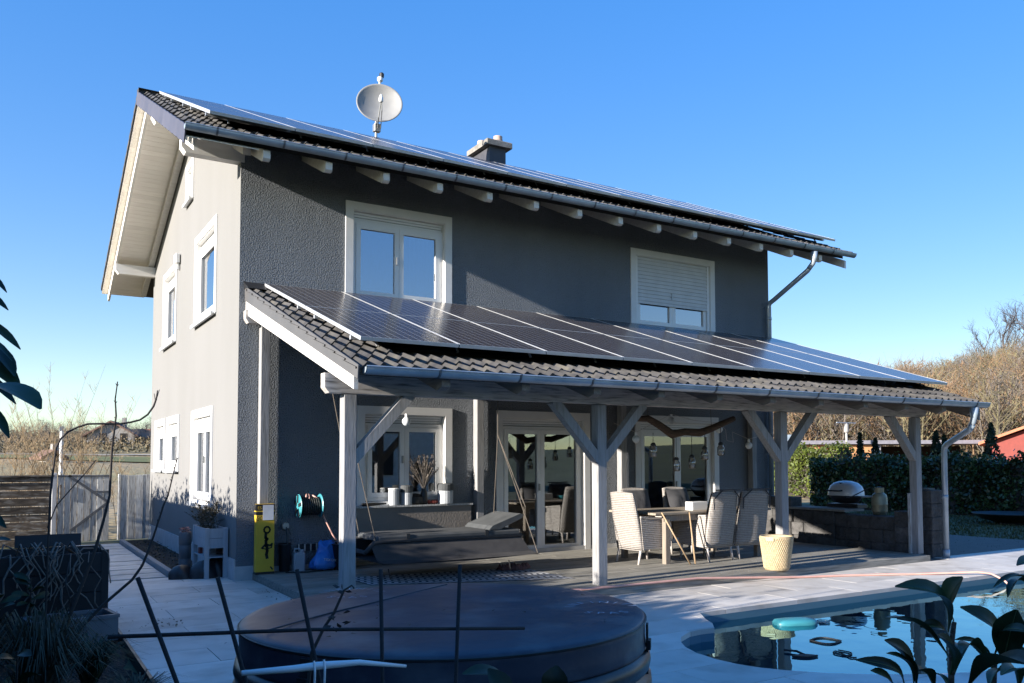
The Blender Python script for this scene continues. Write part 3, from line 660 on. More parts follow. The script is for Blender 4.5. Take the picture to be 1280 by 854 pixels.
# rafters
zr=lambda y: ZV(y)-.125
for k in range(11):
    x=.95+1.0*k if k<10 else 10.72
    if k==0: x=1.1
    else: x=1.1+.99*k if k<10 else 10.86
    pr=[(-.03,zr(-.03)),(-4.62,zr(-4.62)),(-4.62,zr(-4.62)-.07),(-4.5,zr(-4.5)-.15),(-.03,zr(-.03)-.16)]
    MB().prism(pr,0,x-.05,x+.05).build('rafter',M['greywoody_shade'],VE)
# boards above the rafters
MB().add([(x,y,ZV(y)-dz) for x in (.10,11.0) for (y,dz) in ((-.03,.06),(-4.62,.06),(-4.62,.125),(-.03,.125))],[(0,1,5,4),(2,3,7,6),(0,4,7,3),(1,2,6,5),(0,3,2,1),(4,5,6,7)]).build('roof_boarding',M['greywoody_shade'],VE)
VR=bpy.data.objects['roof_boarding']
# left verge: metal fascia above white barge board
MB().prism([(-.005,ZV(0)+.012),(-4.76,ZV(-4.76)+.012),(-4.74,ZV(-4.74)-.13),(-.005,ZV(0)-.20)],0,.078,.09).build('verge_fascia',M['fascia'],VE)
MB().prism([(-.01,ZV(0)-.203),(-4.60,ZV(-4.6)-.135),(-4.60,ZV(-4.6)-.27),(-.01,ZV(0)-.40)],0,.092,.137).build('barge_board',mat('white_glazed_board',(.60,.585,.56),(.50,.485,.465),rough=.75,ns=4,nd=9,st=(8,.8,8),bump=.3,bs=18,bd=.006,grime=(.42,.40,.37),gs=4),VE)
MB().prism([(-.03,zr(-.03)),(-4.6,zr(-4.6)),(-4.6,zr(-4.6)-.2),(-.03,zr(-.03)-.2)],0,11.0,11.05).build('barge_board',M['greywoody_shade'],VE)
tiles(VR,.062,32,-4.72,ZV(-4.72)-.035,sv,15,1,lambda r,c: r<2 or (c<2) or c==31)
# wall flashing
MB().add([(.06,-.004,ZV(0)+.08),(11.0,-.004,ZV(0)+.08),(11.0,-.25,ZV(-.25)+.03),(.07,-.25,ZV(-.25)+.03),(.07,-.004,ZV(0)-.02),(11.0,-.004,ZV(0)-.02)],[(0,1,2,3),(4,5,1,0),(0,3,4),(1,5,2)]).build('wall_flashing',M['black'],VE)
panels(VE,.345,9,1.18,[(0,2.12),(2.12,2.12)],-4.1,3.035,math.atan((4.335-3.035)/4.04))
g=halfpipe(.15,11.03,-4.73,2.635,.072).build('gutter',M['zinc'],VE)
brackets(g,[.95+.97*k for k in range(11)],-4.73,2.635,.072)
d=MB().tube([(10.66,-4.73,2.56),(10.66,-4.73,2.42),(10.66,-4.71,2.33),(10.7,-4.63,2.22)],[.075,.055,.05,.05],12)
d.tube([(10.67,-4.69,2.28),(10.70,-4.62,2.2),(11.02,-4.02,1.98),(11.05,-3.95,1.93),(11.06,-3.93,1.83),(11.06,-3.92,.0)],.05,12)
d.tube([(11.06,-3.92,1.02),(11.06,-3.92,1.09)],.058,12); d.tube([(11.06,-3.92,.0),(11.06,-3.92,.14)],.062,12)
d.build('downpipe',M['zinc'],VE,smooth=True)
# ================================================================== satellite dish
DI=thing('satellite_dish','light grey satellite dish on a short mast above the roof ridge','satellite dish',(3.78,4.35,8.6))
dm=MB(); n=40; prof=[(0,.0),(.12,.008),(.25,.034),(.36,.072),(.47,.122),(.50,.14),(.512,.128),(.49,.115),(.36,.055),(.2,.01),(.0,-.012)]
dm.lathe([(max(r,.001),z) for r,z in prof],(0,0,0),n,.925,.89)
q=Matrix.Translation((3.82,4.35,9.37))@Matrix.Rotation(R(-20),4,'Z')@Matrix.Rotation(R(77),4,'X')
dm.xform(q); dm.build('dish_reflector',M['dish'],DI,smooth=True)
MB().tube([(3.80,4.47,8.5),(3.80,4.47,9.4)],.024,10).build('mast',M['steel'],DI)
MB().box(3.73,3.87,4.38,4.5,8.86,9.02,.01).build('clamp',M['steel'],DI)
MB().tube([(3.77,4.32,8.88),(3.66,3.98,8.98),(3.66,3.85,9.28)],.013,8).tube([(3.84,4.32,8.9),(3.70,3.9,9.1),(3.67,3.85,9.25)],.01,8).build('feed_arm',M['steel'],DI)
MB().lathe([(.03,0),(.045,.02),(.045,.09),(.03,.12),(.02,.16)],(3.66,3.85,9.24),14).build('receiver_head',M['pvc'],DI,smooth=True)
a=MB().tube([(3.84,4.40,9.8),(3.84,4.38,9.93)],.022,8).lathe([(.03,0),(.06,.03),(.06,.09),(.035,.11)],(3.84,4.37,9.90),12).build('second_receiver_head',M['pvc'],DI)
MB().lathe([(.045,0),(.05,.03),(.05,.08),(.03,.1)],(3.87,4.36,10.0),12).build('receiver_cap',M['black'],DI)
for o in [DI]: o.location=(3.78-.235,4.35-.64,8.6-.285)
# ================================================================== hot tub
TC=(-.70,-8.36); TRr=1.115
TB=thing('hot_tub','round black softside hot tub with zipped vinyl cover','hot tub',(TC[0],TC[1],0))
def ringbody(prof,n=96,wob=.0,ph=0):
    mb=MB()
    for (r,z) in prof:
        for k in range(n):
            a=2*math.pi*k/n; rr=r+wob*(math.sin(a*9+z*14+ph)+.6*math.sin(a*17-z*9))
            mb.v.append((TC[0]+rr*math.cos(a),TC[1]+rr*math.sin(a),z))
    m=len(prof); mb.f=[(i*n+k,i*n+(k+1)%n,(i+1)*n+(k+1)%n,(i+1)*n+k) for i in range(m-1) for k in range(n)]; return mb
b=ringbody([(TRr-.03,.0),(TRr-.01,.10),(TRr-.015,.28),(TRr+.025,.33),(TRr+.03,.48),(TRr+.02,.54),(TRr-.03,.565),(TRr-.03,.70)],wob=.006).build('tub_body',M['tub'],TB,smooth=True)
top=[(0.001,.872),(.3,.873),(.6,.872),(.9,.866),(1.05,.857),(1.10,.846),(1.112,.838),(1.116,.826),(1.114,.80),(1.112,.74),(1.118,.69),(1.112,.675)]
cv=ringbody(top[::-1],wob=.0012).build('cover',M['cover'],TB,smooth=True)
sk=ringbody([(1.105,.675),(1.135,.66),(1.142,.62),(1.13,.575),(1.10,.57)],wob=.004,ph=1).build('cover_skirt',M['tub'],TB,smooth=True)
ringbody([(1.116,.835),(1.122,.832),(1.122,.824),(1.117,.82)]).build('piping',M['black'],cv)
MB().tube([(-1.744,-8.50,.8725),(-1.339,-8.211,.8755),(-.941,-7.97,.875),(-.30,-7.53,.868)],.0045,6).build('fold_seam',M['tub'],cv)
for ang in (-42,-150,100):
    a=R(ang); rotm=Matrix.Rotation(a,3,'Z'); p=(TC[0]+1.125*math.cos(a),TC[1]+1.125*math.sin(a))
    MB().obox((p[0],p[1],.66),(.012,.06,.30),rotm).build('strap',M['black'],TB); MB().obox((p[0]+.01*math.cos(a),p[1]+.01*math.sin(a),.70),(.02,.075,.05),rotm).build('buckle',M['tub'],TB)
a0,a1=-26,-4
zp=MB(); nn=12
for i in range(nn+1):
    a=R(a0+(a1-a0)*i/nn)
    for z in (.72,.755): zp.v.append((TC[0]+1.121*math.cos(a),TC[1]+1.121*math.sin(a),z))
zp.f=[(2*i,2*i+2,2*i+3,2*i+1) for i in range(nn)]; zp.build('handle_strap',M['fabric'],TB)
def ringletters(c,r,z,rot,words):
    for (word,ang,flip) in words:
        for i,chx in enumerate(word):
            n=len(word); a=R(ang)+(-(i-(n-1)/2) if not flip else (i-(n-1)/2))*R(22)+rot; v,f=textmesh(chx,.085)
            q=Matrix.Translation((c[0]+r*math.cos(a),c[1]+r*math.sin(a),z))@Matrix.Rotation(a+(-math.pi/2 if not flip else math.pi/2),4,'Z')
            MB().add([q@p for p in v],f).build('cover_letter',M['letter'],cv)
for c,rot in (((.02,-8.86),R(-28)),((-.98,-7.56),R(-28))):
    z=.8725 if math.hypot(c[0]-TC[0],c[1]-TC[1])<.8 else .869
    ringletters(c,.18,z+.0035,rot,(('INFINITY',90,False),('SPAS',-90,True)))
lf=MB(); rvl=[]
for i in range(34):
    a=U(0,6.28); r=1.0*math.sqrt(rng.random()); x,y=TC[0]+r*math.cos(a),TC[1]+r*math.sin(a); b=U(0,6.28); s_=U(.012,.03); z=.879-.012*(r/1.0)**4
    lf.add([(x,y,z),(x+s_*math.cos(b),y+s_*math.sin(b),z+U(0,.006)),(x+s_*math.cos(b+.8),y+s_*math.sin(b+.8),z+U(0,.006))],[(0,1,2)]); rvl.append(rng.random())
o=kind(lf.build('fallen_leaves',M['drygrass'],rv=rvl),'stuff'); o['label']='dry leaf bits scattered on the hot tub cover'
# ================================================================== dining set
TBL=thing('dining_table','weathered wooden dining table with square legs on the veranda deck','table',(6.9,-2.0,.1))
x0,x1,y0,y1=5.62,8.15,-2.62,-1.42
for (a,b) in ((x0+.22,y0+.03),(x0+.22,y1-.12),(x1-.32,y0+.03),(x1-.32,y1-.12)): MB().box(a,a+.09,b,b+.09,.10,.86,.006).build('table_leg',M['tableleg'],TBL)
MB().box(x0+.2,x1-.2,y0+.05,y0+.08,.76,.858).box(x0+.2,x1-.2,y1-.08,y1-.05,.76,.858).build('apron',M['tableleg'],TBL)
for i in range(8):
    w=(y1-y0)/8; MB().box(x0,x1,y0+i*w+.004,y0+(i+1)*w-.004,.862,.895,.004).build('table_board',M['tabletop'],TBL)
def chair():
    t=thing('wicker_chair','x','chair',(0,0,0)); K=1.06
    def leg(x,y,dx,dy): return MB().tube([(x*K,y*K,.30*K),((x+dx)*K,(y+dy)*K,0)],[.024,.017],8)
    for (x,y,dx,dy) in ((-.25,.25,-.01,.03),(.25,.25,.01,.03),(-.25,-.24,-.01,-.07),(.25,-.24,.01,-.07)): leg(x,y,dx,dy).build('leg',M['wickleg'],t,smooth=True)
    MB().box(-.29*K,.29*K,-.27*K,.29*K,.24*K,.45*K,.02).build('seat',M['wicker'],t)
    bm=MB(); nz,nx=10,8                      # curved, reclined back panel with thickness
    for side in (0,1):
        for i in range(nz+1):
            t_=i/nz; z=.20+.86*t_; y=-.24-.15*t_**1.5-.02*math.sin(math.pi*t_)
            for j in range(nx+1):
                s=j/nx*2-1; hw=.29-.03*t_**2+.01*math.sin(math.pi*t_); c_=.035*(1-s*s)
                bm.v.append((s*hw*K,(y-c_+(.0 if side else -.035))*K,(z-(.02*s*s if i==nz else 0))*K))
    N_=(nz+1)*(nx+1)
    for i in range(nz):
        for j in range(nx):
            a=i*(nx+1)+j; bm.f.append((a,a+1,a+nx+2,a+nx+1)); bm.f.append((N_+a,N_+a+nx+1,N_+a+nx+2,N_+a+1))
    per=[i for i in range(nx+1)]+[i*(nx+1)+nx for i in range(1,nz+1)]+[nz*(nx+1)+j for j in range(nx-1,-1,-1)]+[i*(nx+1) for i in range(nz-1,0,-1)]
    for a,b in zip(per,per[1:]+per[:1]): bm.f.append((a,N_+a,N_+b,b))
    bm.build('backrest',M['wicker'],t,smooth=True)
    for s in (-1,1):
        MB().prism([(-.25*K,.21*K),(.27*K,.24*K),(.28*K,.62*K),(.22*K,.66*K),(-.30*K,.69*K)],0,s*.29*K-.018,s*.29*K+.018).build('side_panel',M['wicker'],t)
        MB().bar((s*.29*K,-.30*K,.69*K),(s*.30*K,.29*K,.645*K),.06,.035).build('armrest',M['wicker'],t)
    return t
C0=chair()
def cushion(t):
    K=1.06; mb=MB(); n=8
    for side in (0,1):
        for i in range(n+1):
            for j in range(n+1):
                u=j/n*2-1; v=i/n; z=.5+.52*v; y=-.20-.145*v**1.3; puff=(1-u**4)*(1-(2*v-1)**4)
                mb.v.append((u*.25*K,(y+(.085*puff+.01*math.sin(u*9+v*7)*puff if side else -.01))*K,z*K))
    N_=(n+1)**2
    for i in range(n):
        for j in range(n): a=i*(n+1)+j; mb.f+= [(a,a+n+1,a+n+2,a+1),(N_+a,N_+a+1,N_+a+n+2,N_+a+n+1)]
    mb.build('back_cushion',M['cushion'],t,smooth=True); MB().box(-.25*K,.25*K,-.2*K,.27*K,.45*K,.53*K,.03).build('seat_cushion',M['cushion'],t)
def place(t,x,y,rz,label):
    t.location=(x,y,.10); t.rotation_euler=(0,0,R(rz)); t['label']=label; t['group']='wicker chairs round the dining table'
place(C0,5.76,-2.15,-62-28,'sunlit wicker armchair at the left head of the dining table')
c=copy_tree(C0); place(c,6.83,-2.42,4,'near side wicker chair with its back to the pool, left of the pair')
c=copy_tree(C0); place(c,7.58,-2.40,-3,'near side wicker chair with its back to the pool, nearest the woven basket')
cc=copy_tree(C0); 
place(cc,6.62,-1.22,178,'far side wicker chair with dark cushions, left of its cushioned twin')
c=copy_tree(C0); place(c,7.62,-1.2,183,'far side wicker chair with dark cushions, behind the white box on the table')
# dark head straps on the two near chairs + cushions on the far two are added per chair
def strap_for(ch,tp):
    K=1.06; mx=Matrix.Translation(ch.location)@ch.rotation_euler.to_matrix().to_4x4(); mb=MB()
    for s in (-1,1): mb.bar((s*.27*K,-.445*K,.95*K),(s*.12*K,-.475*K,1.075*K),.02,.012); mb.bar((s*.27*K,-.425*K,.78*K),(s*.272*K,-.435*K,.95*K),.02,.012)
    mb.bar((-.25*K,-.46*K,1.072*K),(.25*K,-.46*K,1.072*K),.04,.02)
    mb.xform(mx); o=mb.build('cushion_strap',M['cushion'],None)
    o.parent=ch; o.matrix_parent_inverse=mx.inverted()
def cush_for(ch):
    mx=Matrix.Translation(ch.location)@ch.rotation_euler.to_matrix().to_4x4()
    t=thing('tmp','x','y',(0,0,0)); cushion(t)
    for o in list(t.children):
        o.data.transform(mx); o.parent=ch; o.matrix_parent_inverse=mx.inverted()
    bpy.data.objects.remove(t)
chs=[o for o in bpy.data.objects if o.name.startswith('wicker_chair')]
for o in chs:
    if 'near side' in o['label']: strap_for(o,1); cush_for(o)
    if 'far side' in o['label']: cush_for(o)
# things on the table
def single(mb,name,m,label,cat,loc,group=None,smooth=False): return tag(mb.build(name,m,None,smooth,loc),label,cat,group)
single(MB().box(6.62,6.95,-2.35,-2.17,.896,1.03,.006),'storage_box',M['pvc'],'small white box lying on the dining table','box',(6.78,-2.26,.896))
single(MB().lathe([(.05,0),(.09,.02),(.115,.07),(.12,.075),(.10,.07),(.06,.02)],(7.2,-2.2,.896),20),'bowl',M['teal'],'turquoise bowl on the dining table beside the white box','bowl',(7.2,-2.2,.896),smooth=True)
single(MB().lathe([(.035,0),(.042,.03),(.045,.10),(.04,.10),(.03,.02)],(7.14,-1.98,.896),16),'cup',M['pvc'],'white cup on the dining table behind the turquoise bowl','cup',(7.14,-1.98,.896),smooth=True)
single(MB().tube([(6.10,-2.86,.11),(5.72,-2.64,.905)],[.014,.011],8),'bamboo_stick',M['bamboo'],'bamboo stick leaning steeply sideways on the table edge','stick',(6.1,-2.86,.11),'sticks leaning on the table',True)
single(MB().tube([(6.20,-2.86,.11),(6.27,-2.66,.89)],[.014,.011],8),'bamboo_stick',M['bamboo'],'bamboo stick standing almost upright against the table','stick',(6.2,-2.86,.11),'sticks leaning on the table',True)
# ================================================================== basket
BA=thing('basket','tall cream woven basket on the deck edge beside the third veranda post','basket',(6.78,-3.97,.1))
bz=[]; prof=[(.17,0),(.18,.03),(.212,.25),(.235,.46),(.243,.485),(.236,.495),(.22,.485),(.20,.25),(.165,.03)]
MB().lathe(prof,(6.78,-3.97,.10),40).build('basket_body',M['basket'],BA,smooth=True)
wv=MB()
for i in range(46):
    for s in (1,-1):
        pts=[]
        for k in range(9):
            t=k/8; a=2*math.pi*i/46+s*t*.9; r=.182+.058*t; pts.append((6.78+r*math.cos(a),-3.97+r*math.sin(a),.13+.44*t))
        wv.tube(pts,.0065,4,False)
kind(wv.build('lattice',M['basket'],BA),'stuff')
for a in (20,200): MB().obox((6.78+.235*math.cos(R(a)),-3.97+.235*math.sin(R(a)),.555),(.025,.12,.045),Matrix.Rotation(R(a),3,'Z')).build('handle',M['basket'],BA)
# ================================================================== hanging daybed
DB=thing('hanging_daybed','dark grey daybed hung on ropes with raised padded headrest','daybed',(2.6,-1.6,.1))
xa,xb,ya,yb_=1.30,3.55,-2.05,-1.3; zb=.63
fr=MB()
for y in (ya,yb_): fr.tube([(xa-.12,y,zb-.12),(xa,y,zb),(xa+.15,y,zb+.015),(xb,y,zb)],.03,10)
fr.tube([(xb,ya,zb),(xb,yb_,zb)],.03,10); fr.tube([(xa-.12,ya,zb-.12),(xa-.12,yb_,zb-.12)],.03,10)
fr.build('frame_tube',M['fabric'],DB,smooth=True)
MB().box(xa+.05,xb-.02,ya-.02,yb_+.02,zb+.02,zb+.09,.025).build('mattress',M['pad'],DB)
for x in (1.75,2.95): MB().box(x,x+.05,ya-.028,ya-.005,zb-.01,zb+.10).build('binding_strap',M['black'],DB)
MB().prism([(3.02,zb+.095),(3.2,zb+.095),(3.56,zb+.24),(3.6,zb+.29),(3.54,zb+.31),(3.08,zb+.15)],1,ya-.01,yb_+.01).build('headrest',M['pad'],DB)
skt=MB(); top_=[(xa-.05,ya),(xb,ya),(xb,yb_),(xa-.05,yb_)]; bot=[(xa+.02,ya-.28),(xb+.16,ya-.28),(xb+.16,yb_+.3),(xa+.02,yb_+.3)]
ns=10
for i in range(4):
    a,b,c_,d_=top_[i],top_[(i+1)%4],bot[i],bot[(i+1)%4]
    if i==3: continue
    for j in range(ns):
        for s_ in (0,):
            t0,t1=j/ns,(j+1)/ns; L2=lambda p,q,t:(p[0]+(q[0]-p[0])*t,p[1]+(q[1]-p[1])*t)
            sag=lambda t:.035*math.sin(math.pi*t)
            p0,p1,q0,q1=L2(a,b,t0),L2(a,b,t1),L2(c_,d_,t0),L2(c_,d_,t1)
            m0=L2(p0,q0,.5);m1=L2(p1,q1,.5)
            skt.add([(*p0,zb-.02),(*p1,zb-.02),(*m1,zb-.2-.02),(*m0,zb-.2-.02),(*q1,.38-sag(t1)),(*q0,.38-sag(t0))],[(0,1,2,3),(3,2,4,5)])
skt.add([(bot[0][0],bot[0][1],.37),(bot[1][0],bot[1][1],.37),(bot[2][0],bot[2][1],.37),(bot[3][0],bot[3][1],.37)],[(0,3,2,1)])
skt.build('fabric_skirt',M['fabric'],DB,smooth=False)
rp=[((1.33,ya,zb),(.72,-2.1,3.05)),((1.38,yb_,zb),(.95,-1.0,3.3)),((3.62,ya-.02,zb+.4),(3.42,-1.6,2.1)),((3.5,yb_,zb),(3.42,-1.6,2.1)),((3.68,ya-.26,.38),(3.42,-1.6,2.1)),((3.42,-1.6,2.1),(3.42,-1.6,3.42))]
for a,b in rp: MB().tube([a,b],.006,6).build('rope',M['rope'],DB)
for p in ((1.4,ya-.25,.1),(3.2,ya-.26,.1)): MB().tube([(p[0],p[1],.31),(p[0]+.03,p[1],.17)],.008,6).build('tie_cord',M['black'],DB)
# ================================================================== rug, rag
RG=thing('rug','flat rug woven in pale and dark herringbone lying under the daybed','rug',(2.4,-2.1,.105))
cor=[Vector((1.15,-1.35)),Vector((1.20,-2.2)),Vector((3.75,-3.15)),Vector((3.75,-1.75))]
def rp_(u,v): a=cor[0].lerp(cor[3],u); b=cor[1].lerp(cor[2],u); return a.lerp(b,v)
MB().add([(*rp_(u,v),.106) for u,v in ((0,0),(1,0),(1,1),(0,1))]+[(*rp_(u,v),.1015) for u,v in ((0,0),(1,0),(1,1),(0,1))],[(0,1,2,3)[::-1],(0,1,5,4),(1,2,6,5),(2,3,7,6),(3,0,4,7)]).build('rug_base',M['rugd'],RG)
hb=MB(); nu,nv=30,8
for i in range(nu):
    for j in range(nv):
        u0,v0=i/nu,j/nv; s=1 if j%2 else -1
        a=[(u0+.004,v0+.006),(u0+.024,v0+.006),(u0+.024,v0+.118),(u0+.004,v0+.118)]
        sh_=.009*s
        q=[(a[0][0]-sh_,a[0][1]),(a[1][0]-sh_,a[1][1]),(a[2][0]+sh_,a[2][1]),(a[3][0]+sh_,a[3][1])]
        hb.add([(*rp_(min(max(u,0),1),min(v,1)),.1085) for u,v in q],[(3,2,1,0)])
kind(hb.build('herringbone_weave',M['rugw'],RG),'stuff')
rg=MB()
for i in range(26):
    x,y=3.55+U(-.22,.22),-1.9+U(-.14,.14); a=U(0,6.28); r=U(.03,.07)
    rg.lathe([(r,0),(r*1.05,.02),(r*.5,U(.04,.08)),(.005,.085)],(x,y,.105+U(0,.02)),6,1,U(.5,1))
single(rg,'dry_wreath',mat('dried_flowers',(.20,.085,.07),(.11,.05,.04),rough=.9,ns=14),'bundle of reddish brown dried flowers lying on the deck','dried flowers',(3.55,-1.9,.1))
# ================================================================== things by the wall
YB=thing('cardboard_box','tall narrow yellow cardboard box with black print leaning by the wall','box',(.42,-.06,.1))
MB().box(.315,.575,-.13,-.0+(-.025),.10,1.10,.004).build('box_body',M['yellow'],YB)
MB().box(.3135,.5765,-.1315,-.026,.945,1.0985).build('black_top_band',M['ink'],YB); MB().box(.313,.5772,-.132,-.026,.99,1.005).build('yellow_stripe',M['yellow'],YB)
MB().box(.312,.578,-.1325,-.026,.101,.135).build('dark_base_band',M['ink'],YB)
MB().box(.41,.56,-.1345,-.132,.87,1.085).build('paper_slip',M['paper'],YB)
def onfront(v,f,x,y,z): return MB().add([(x+p.x,y-p.z,z+p.y) for p in v],f)
v,f=textmesh('ES',.06); onfront(v,f,.362,-.1332,1.045).build('lettering',M['yellow'],YB)
v,f=textmesh('50',.085); onfront(v,f,.365,-.1318,.895).build('lettering',M['ink'],YB)
fig=MB()
def blot(x,z,rx,rz,a=0,n=10): fig.add([(x+rx*math.cos(t)*math.cos(a)-rz*math.sin(t)*math.sin(a),-.1322,z+rx*math.cos(t)*math.sin(a)+rz*math.sin(t)*math.cos(a)) for t in [-2*math.pi*k/n for k in range(n)]],[tuple(range(n))])
def strk(pts,w):
    for (xa_,za_),(xb__,zb_) in zip(pts,pts[1:]):
        d=Vector((xb__-xa_,zb_-za_)); nrm=Vector((-d.y,d.x)).normalized()*w/2; dn=d.normalized()*w*.3
        fig.add([(xa_-dn.x+nrm.x,-.1322,za_-dn.y+nrm.y),(xa_-dn.x-nrm.x,-.1322,za_-dn.y-nrm.y),(xb__+dn.x-nrm.x,-.1322,zb_+dn.y-nrm.y),(xb__+dn.x+nrm.x,-.1322,zb_+dn.y+nrm.y)],[(0,1,2,3)])
ring_=[(.47+.042*math.cos(t*.6),.73+.045*math.sin(t*.6)) for t in range(-3,9)]; strk(ring_,.026)
strk([(.455,.69),(.45,.62),(.475,.6),(.455,.575),(.46,.5)],.04); strk([(.40,.47),(.45,.525),(.52,.505),(.545,.53)],.028); strk([(.40,.47),(.46,.455),(.535,.475),(.545,.53)],.016)
strk([(.47,.50),(.475,.43),(.465,.38),(.475,.33)],.042); fig.build('printed_figure',M['ink'],YB)
fig=MB(); strk([(.525,.20),(.552,.165)],.02); fig.build('printed_logo',M['ink'],YB)
for o in [YB]+list(YB.children):
    if o is YB: o.location=(.315,-.22,.10)
HR=thing('hose_reel','wall mounted hose reel with turquoise end discs and pink hose','hose reel',(.95,-.2,1.05))
for x,t in ((.84,.02),(1.16,.02)):
    q=Matrix.Translation((x,-.2,1.05))@Matrix.Rotation(math.pi/2,4,'Y')
    MB().lathe([(.05,-.01),(.16,-.012),(.175,0),(.16,.012),(.05,.01)],(0,0,0),28).xform(q).build('end_disc',M['teal'],HR,smooth=False)
    for k in range(5):
        a=2*math.pi*k/5+.4; MB().bar((x+(.016 if x>1 else -.016),-.2+.05*math.cos(a),1.05+.05*math.sin(a)),(x+(.016 if x>1 else -.016),-.2+.165*math.cos(a),1.05+.165*math.sin(a)),.05,.008,up=(1,0,0)).build('spoke',M['black'],HR)
MB().tube([(.84,-.2,1.05),(1.16,-.2,1.05)],.08,16).build('drum',M['black'],HR)
coil=MB()
for r in (.105,.13):
    pts=[]
    for k in range(8*16+1):
        a=2*math.pi*k/16; pts.append((.875+.255*k/(8*16),-.2+r*math.cos(a),1.05+r*math.sin(a)))
    coil.tube(pts,.015,6)
coil.build('wound_hose',M['hosedark'],HR,smooth=True)
MB().tube([(.98,-.28,1.16),(.99,-.20,1.215),(1.03,-.17,1.20),(1.05,-.22,1.20),(1.09,-.26,1.17),(1.20,-.24,.9),(1.33,-.28,.62),(1.45,-.33,.42)],.014,8).build('hose_end',M['hose'],HR,smooth=True)
MB().tube([(.96,-.2,1.22),(.93,-.27,1.18)],.014,8).build('hose_loop',M['hose'],HR,smooth=True)
MB().box(.86,1.14,-.06,-.003,1.0,1.1).build('wall_bracket',M['black'],HR)
CN=thing('canister','white plastic canister with handle and screw cap on the deck','canister',(.86,-.1,.1))
MB().box(.78,.95,-.22,-.06,.10,.37,.02).build('canister_body',M['canister'],CN); MB().tube([(.80,-.14,.37),(.81,-.14,.42),(.88,-.14,.42),(.89,-.14,.37)],.014,8).build('handle',M['canister'],CN); MB().lathe([(.025,0),(.025,.035),(.02,.04)],(.92,-.14,.368),12).build('screw_cap',M['canister'],CN)
TAP=thing('garden_tap','grey wall tap with short hose and watering can beside yellow box','tap',(.70,-.1,.7))
MB().lathe([(.05,0),(.06,.03),(.05,.07)],(0,0,0),14).xform(Matrix.Translation((.69,-.02,.76))@Matrix.Rotation(math.pi/2,4,'X')).build('tap_body',M['steel'],TAP); MB().tube([(.69,-.05,.76),(.70,-.10,.72),(.71,-.10,.62),(.715,-.10,.3),(.69,-.1,.13)],.014,8).build('tap_hose',M['pad'],TAP,smooth=True)
BN=thing('dark_tub','dark plastic tub between yellow box and canister','tub',(.68,-.1,.1)); MB().lathe([(.07,0),(.075,.01),(.09,.38),(.10,.40),(.095,.41),(.08,.39)],(.665,-.12,.10),16).build('tub_body',M['black'],BN,smooth=True); MB().tube([(.58,-.12,.49),(.64,-.19,.5),(.75,-.12,.49)],.008,6).build('handle',M['black'],BN)
SK=thing('socket_box','row of dark outdoor sockets low on the grey wall','socket',(1.02,-.03,.42)); MB().box(.88,1.18,-.04,-.003,.38,.47,.006).build('housing',M['black'],SK)
for i in range(4): MB().box(.885+i*.09,.905+i*.09,-.052,-.041,.37,.475).build('socket_divider',M['wickleg'],SK)
bg_=MB(); n=26; hh=[(.0,0),(.17,.015),(.225,.05),(.22,.12),(.185,.20),(.15,.26),(.12,.31),(.13,.36),(.10,.40)]
for i,(r,z) in enumerate(hh):
    for k in range(n):
        a=2*math.pi*k/n; w=1+.13*math.sin(3*a+1+z*6)+.10*math.sin(5*a+z*14)+.06*math.sin(11*a+z*20)
        bg_.v.append((1.2+max(r,.003)*w*math.cos(a)+(z*.12),-.3+max(r,.003)*.75*w*math.sin(a),.105+z+.05*math.sin(4*a+.6)*(z>.28)))
bg_.f=[(i*n+k,i*n+(k+1)%n,(i+1)*n+(k+1)%n,(i+1)*n+k) for i in range(len(hh)-1) for k in range(n)]+[tuple(range((len(hh)-1)*n,len(hh)*n))]
BG=thing('plastic_bag','crumpled bright blue plastic carrier bag with small white print','bag',(1.2,-.3,.1)); bg_.build('bag_body',M['bluebag'],BG,smooth=True)
v,f=textmesh('TEXON',.055); vm_=MB().add([(1.24+p.x,-.468+.04*p.y-abs(p.x)*-.25,.26+p.y*.95-p.x*.12) for p in v],f); vm_.build('bag_print',M['paper'],BG)
BK=thing('bucket','black bucket half hidden behind the left veranda post','bucket',(1.45,-.35,.1)); MB().lathe([(.13,0),(.14,.01),(.165,.36),(.18,.37),(.18,.39),(.165,.39),(.15,.2)],(1.46,-.34,.10),24).build('bucket_body',M['black'],BK,smooth=True); MB().tube([(1.29,-.34,.47),(1.36,-.5,.49),(1.55,-.5,.49),(1.63,-.34,.47)],.006,6).build('handle',M['steel'],BK)
tag(MB().tube([(.62,-.35,.112),(.9,-.48,.112),(1.05,-.42,.112),(1.14,-.45,.115)],.010,8).build('power_cable',M['hosedark'],smooth=True),'thin dark cable with plug lying on the deck by the bag','cable')
# --- items on the kitchen sill
def jar(x,r,h,m,lab,cat,lid=None,lidm=None,y=-.09,name='jar'):
    t=thing(name,lab,cat,(x,y,1.013)); MB().lathe([(r*.96,0),(r,.01),(r,h-.02),(r*.9,h)],(x,y,1.013),18).build(name+'_body',m,t,smooth=False)
    if lid: MB().lathe([(r*1.04,0),(r*1.04,lid*.8),(r*.9,lid)],(x,y,1.013+h),18).build('lid',lidm,t)
jar(2.38,.085,.25,M['canister'],'tall white bottle jar on the sill, left of the others','jar',.02,M['pvc'])
jar(2.60,.095,.20,M['canister'],'pale storage jar with dark dome lid beside the white bottle','jar',.11,M['pad'])
jar(3.28,.13,.22,M['canister'],'wide pale storage jar with dark lid at the right end of the sill','jar',.11,M['pad'])
t=thing('vase','dark vase with silvery dry twigs on the kitchen sill','vase',(2.90,-.09,1.013)); MB().lathe([(.05,0),(.065,.05),(.055,.18),(.035,.24),(.045,.27)],(2.90,-.09,1.013),16).build('vase_body',M['black'],t,smooth=True)
tw=MB()
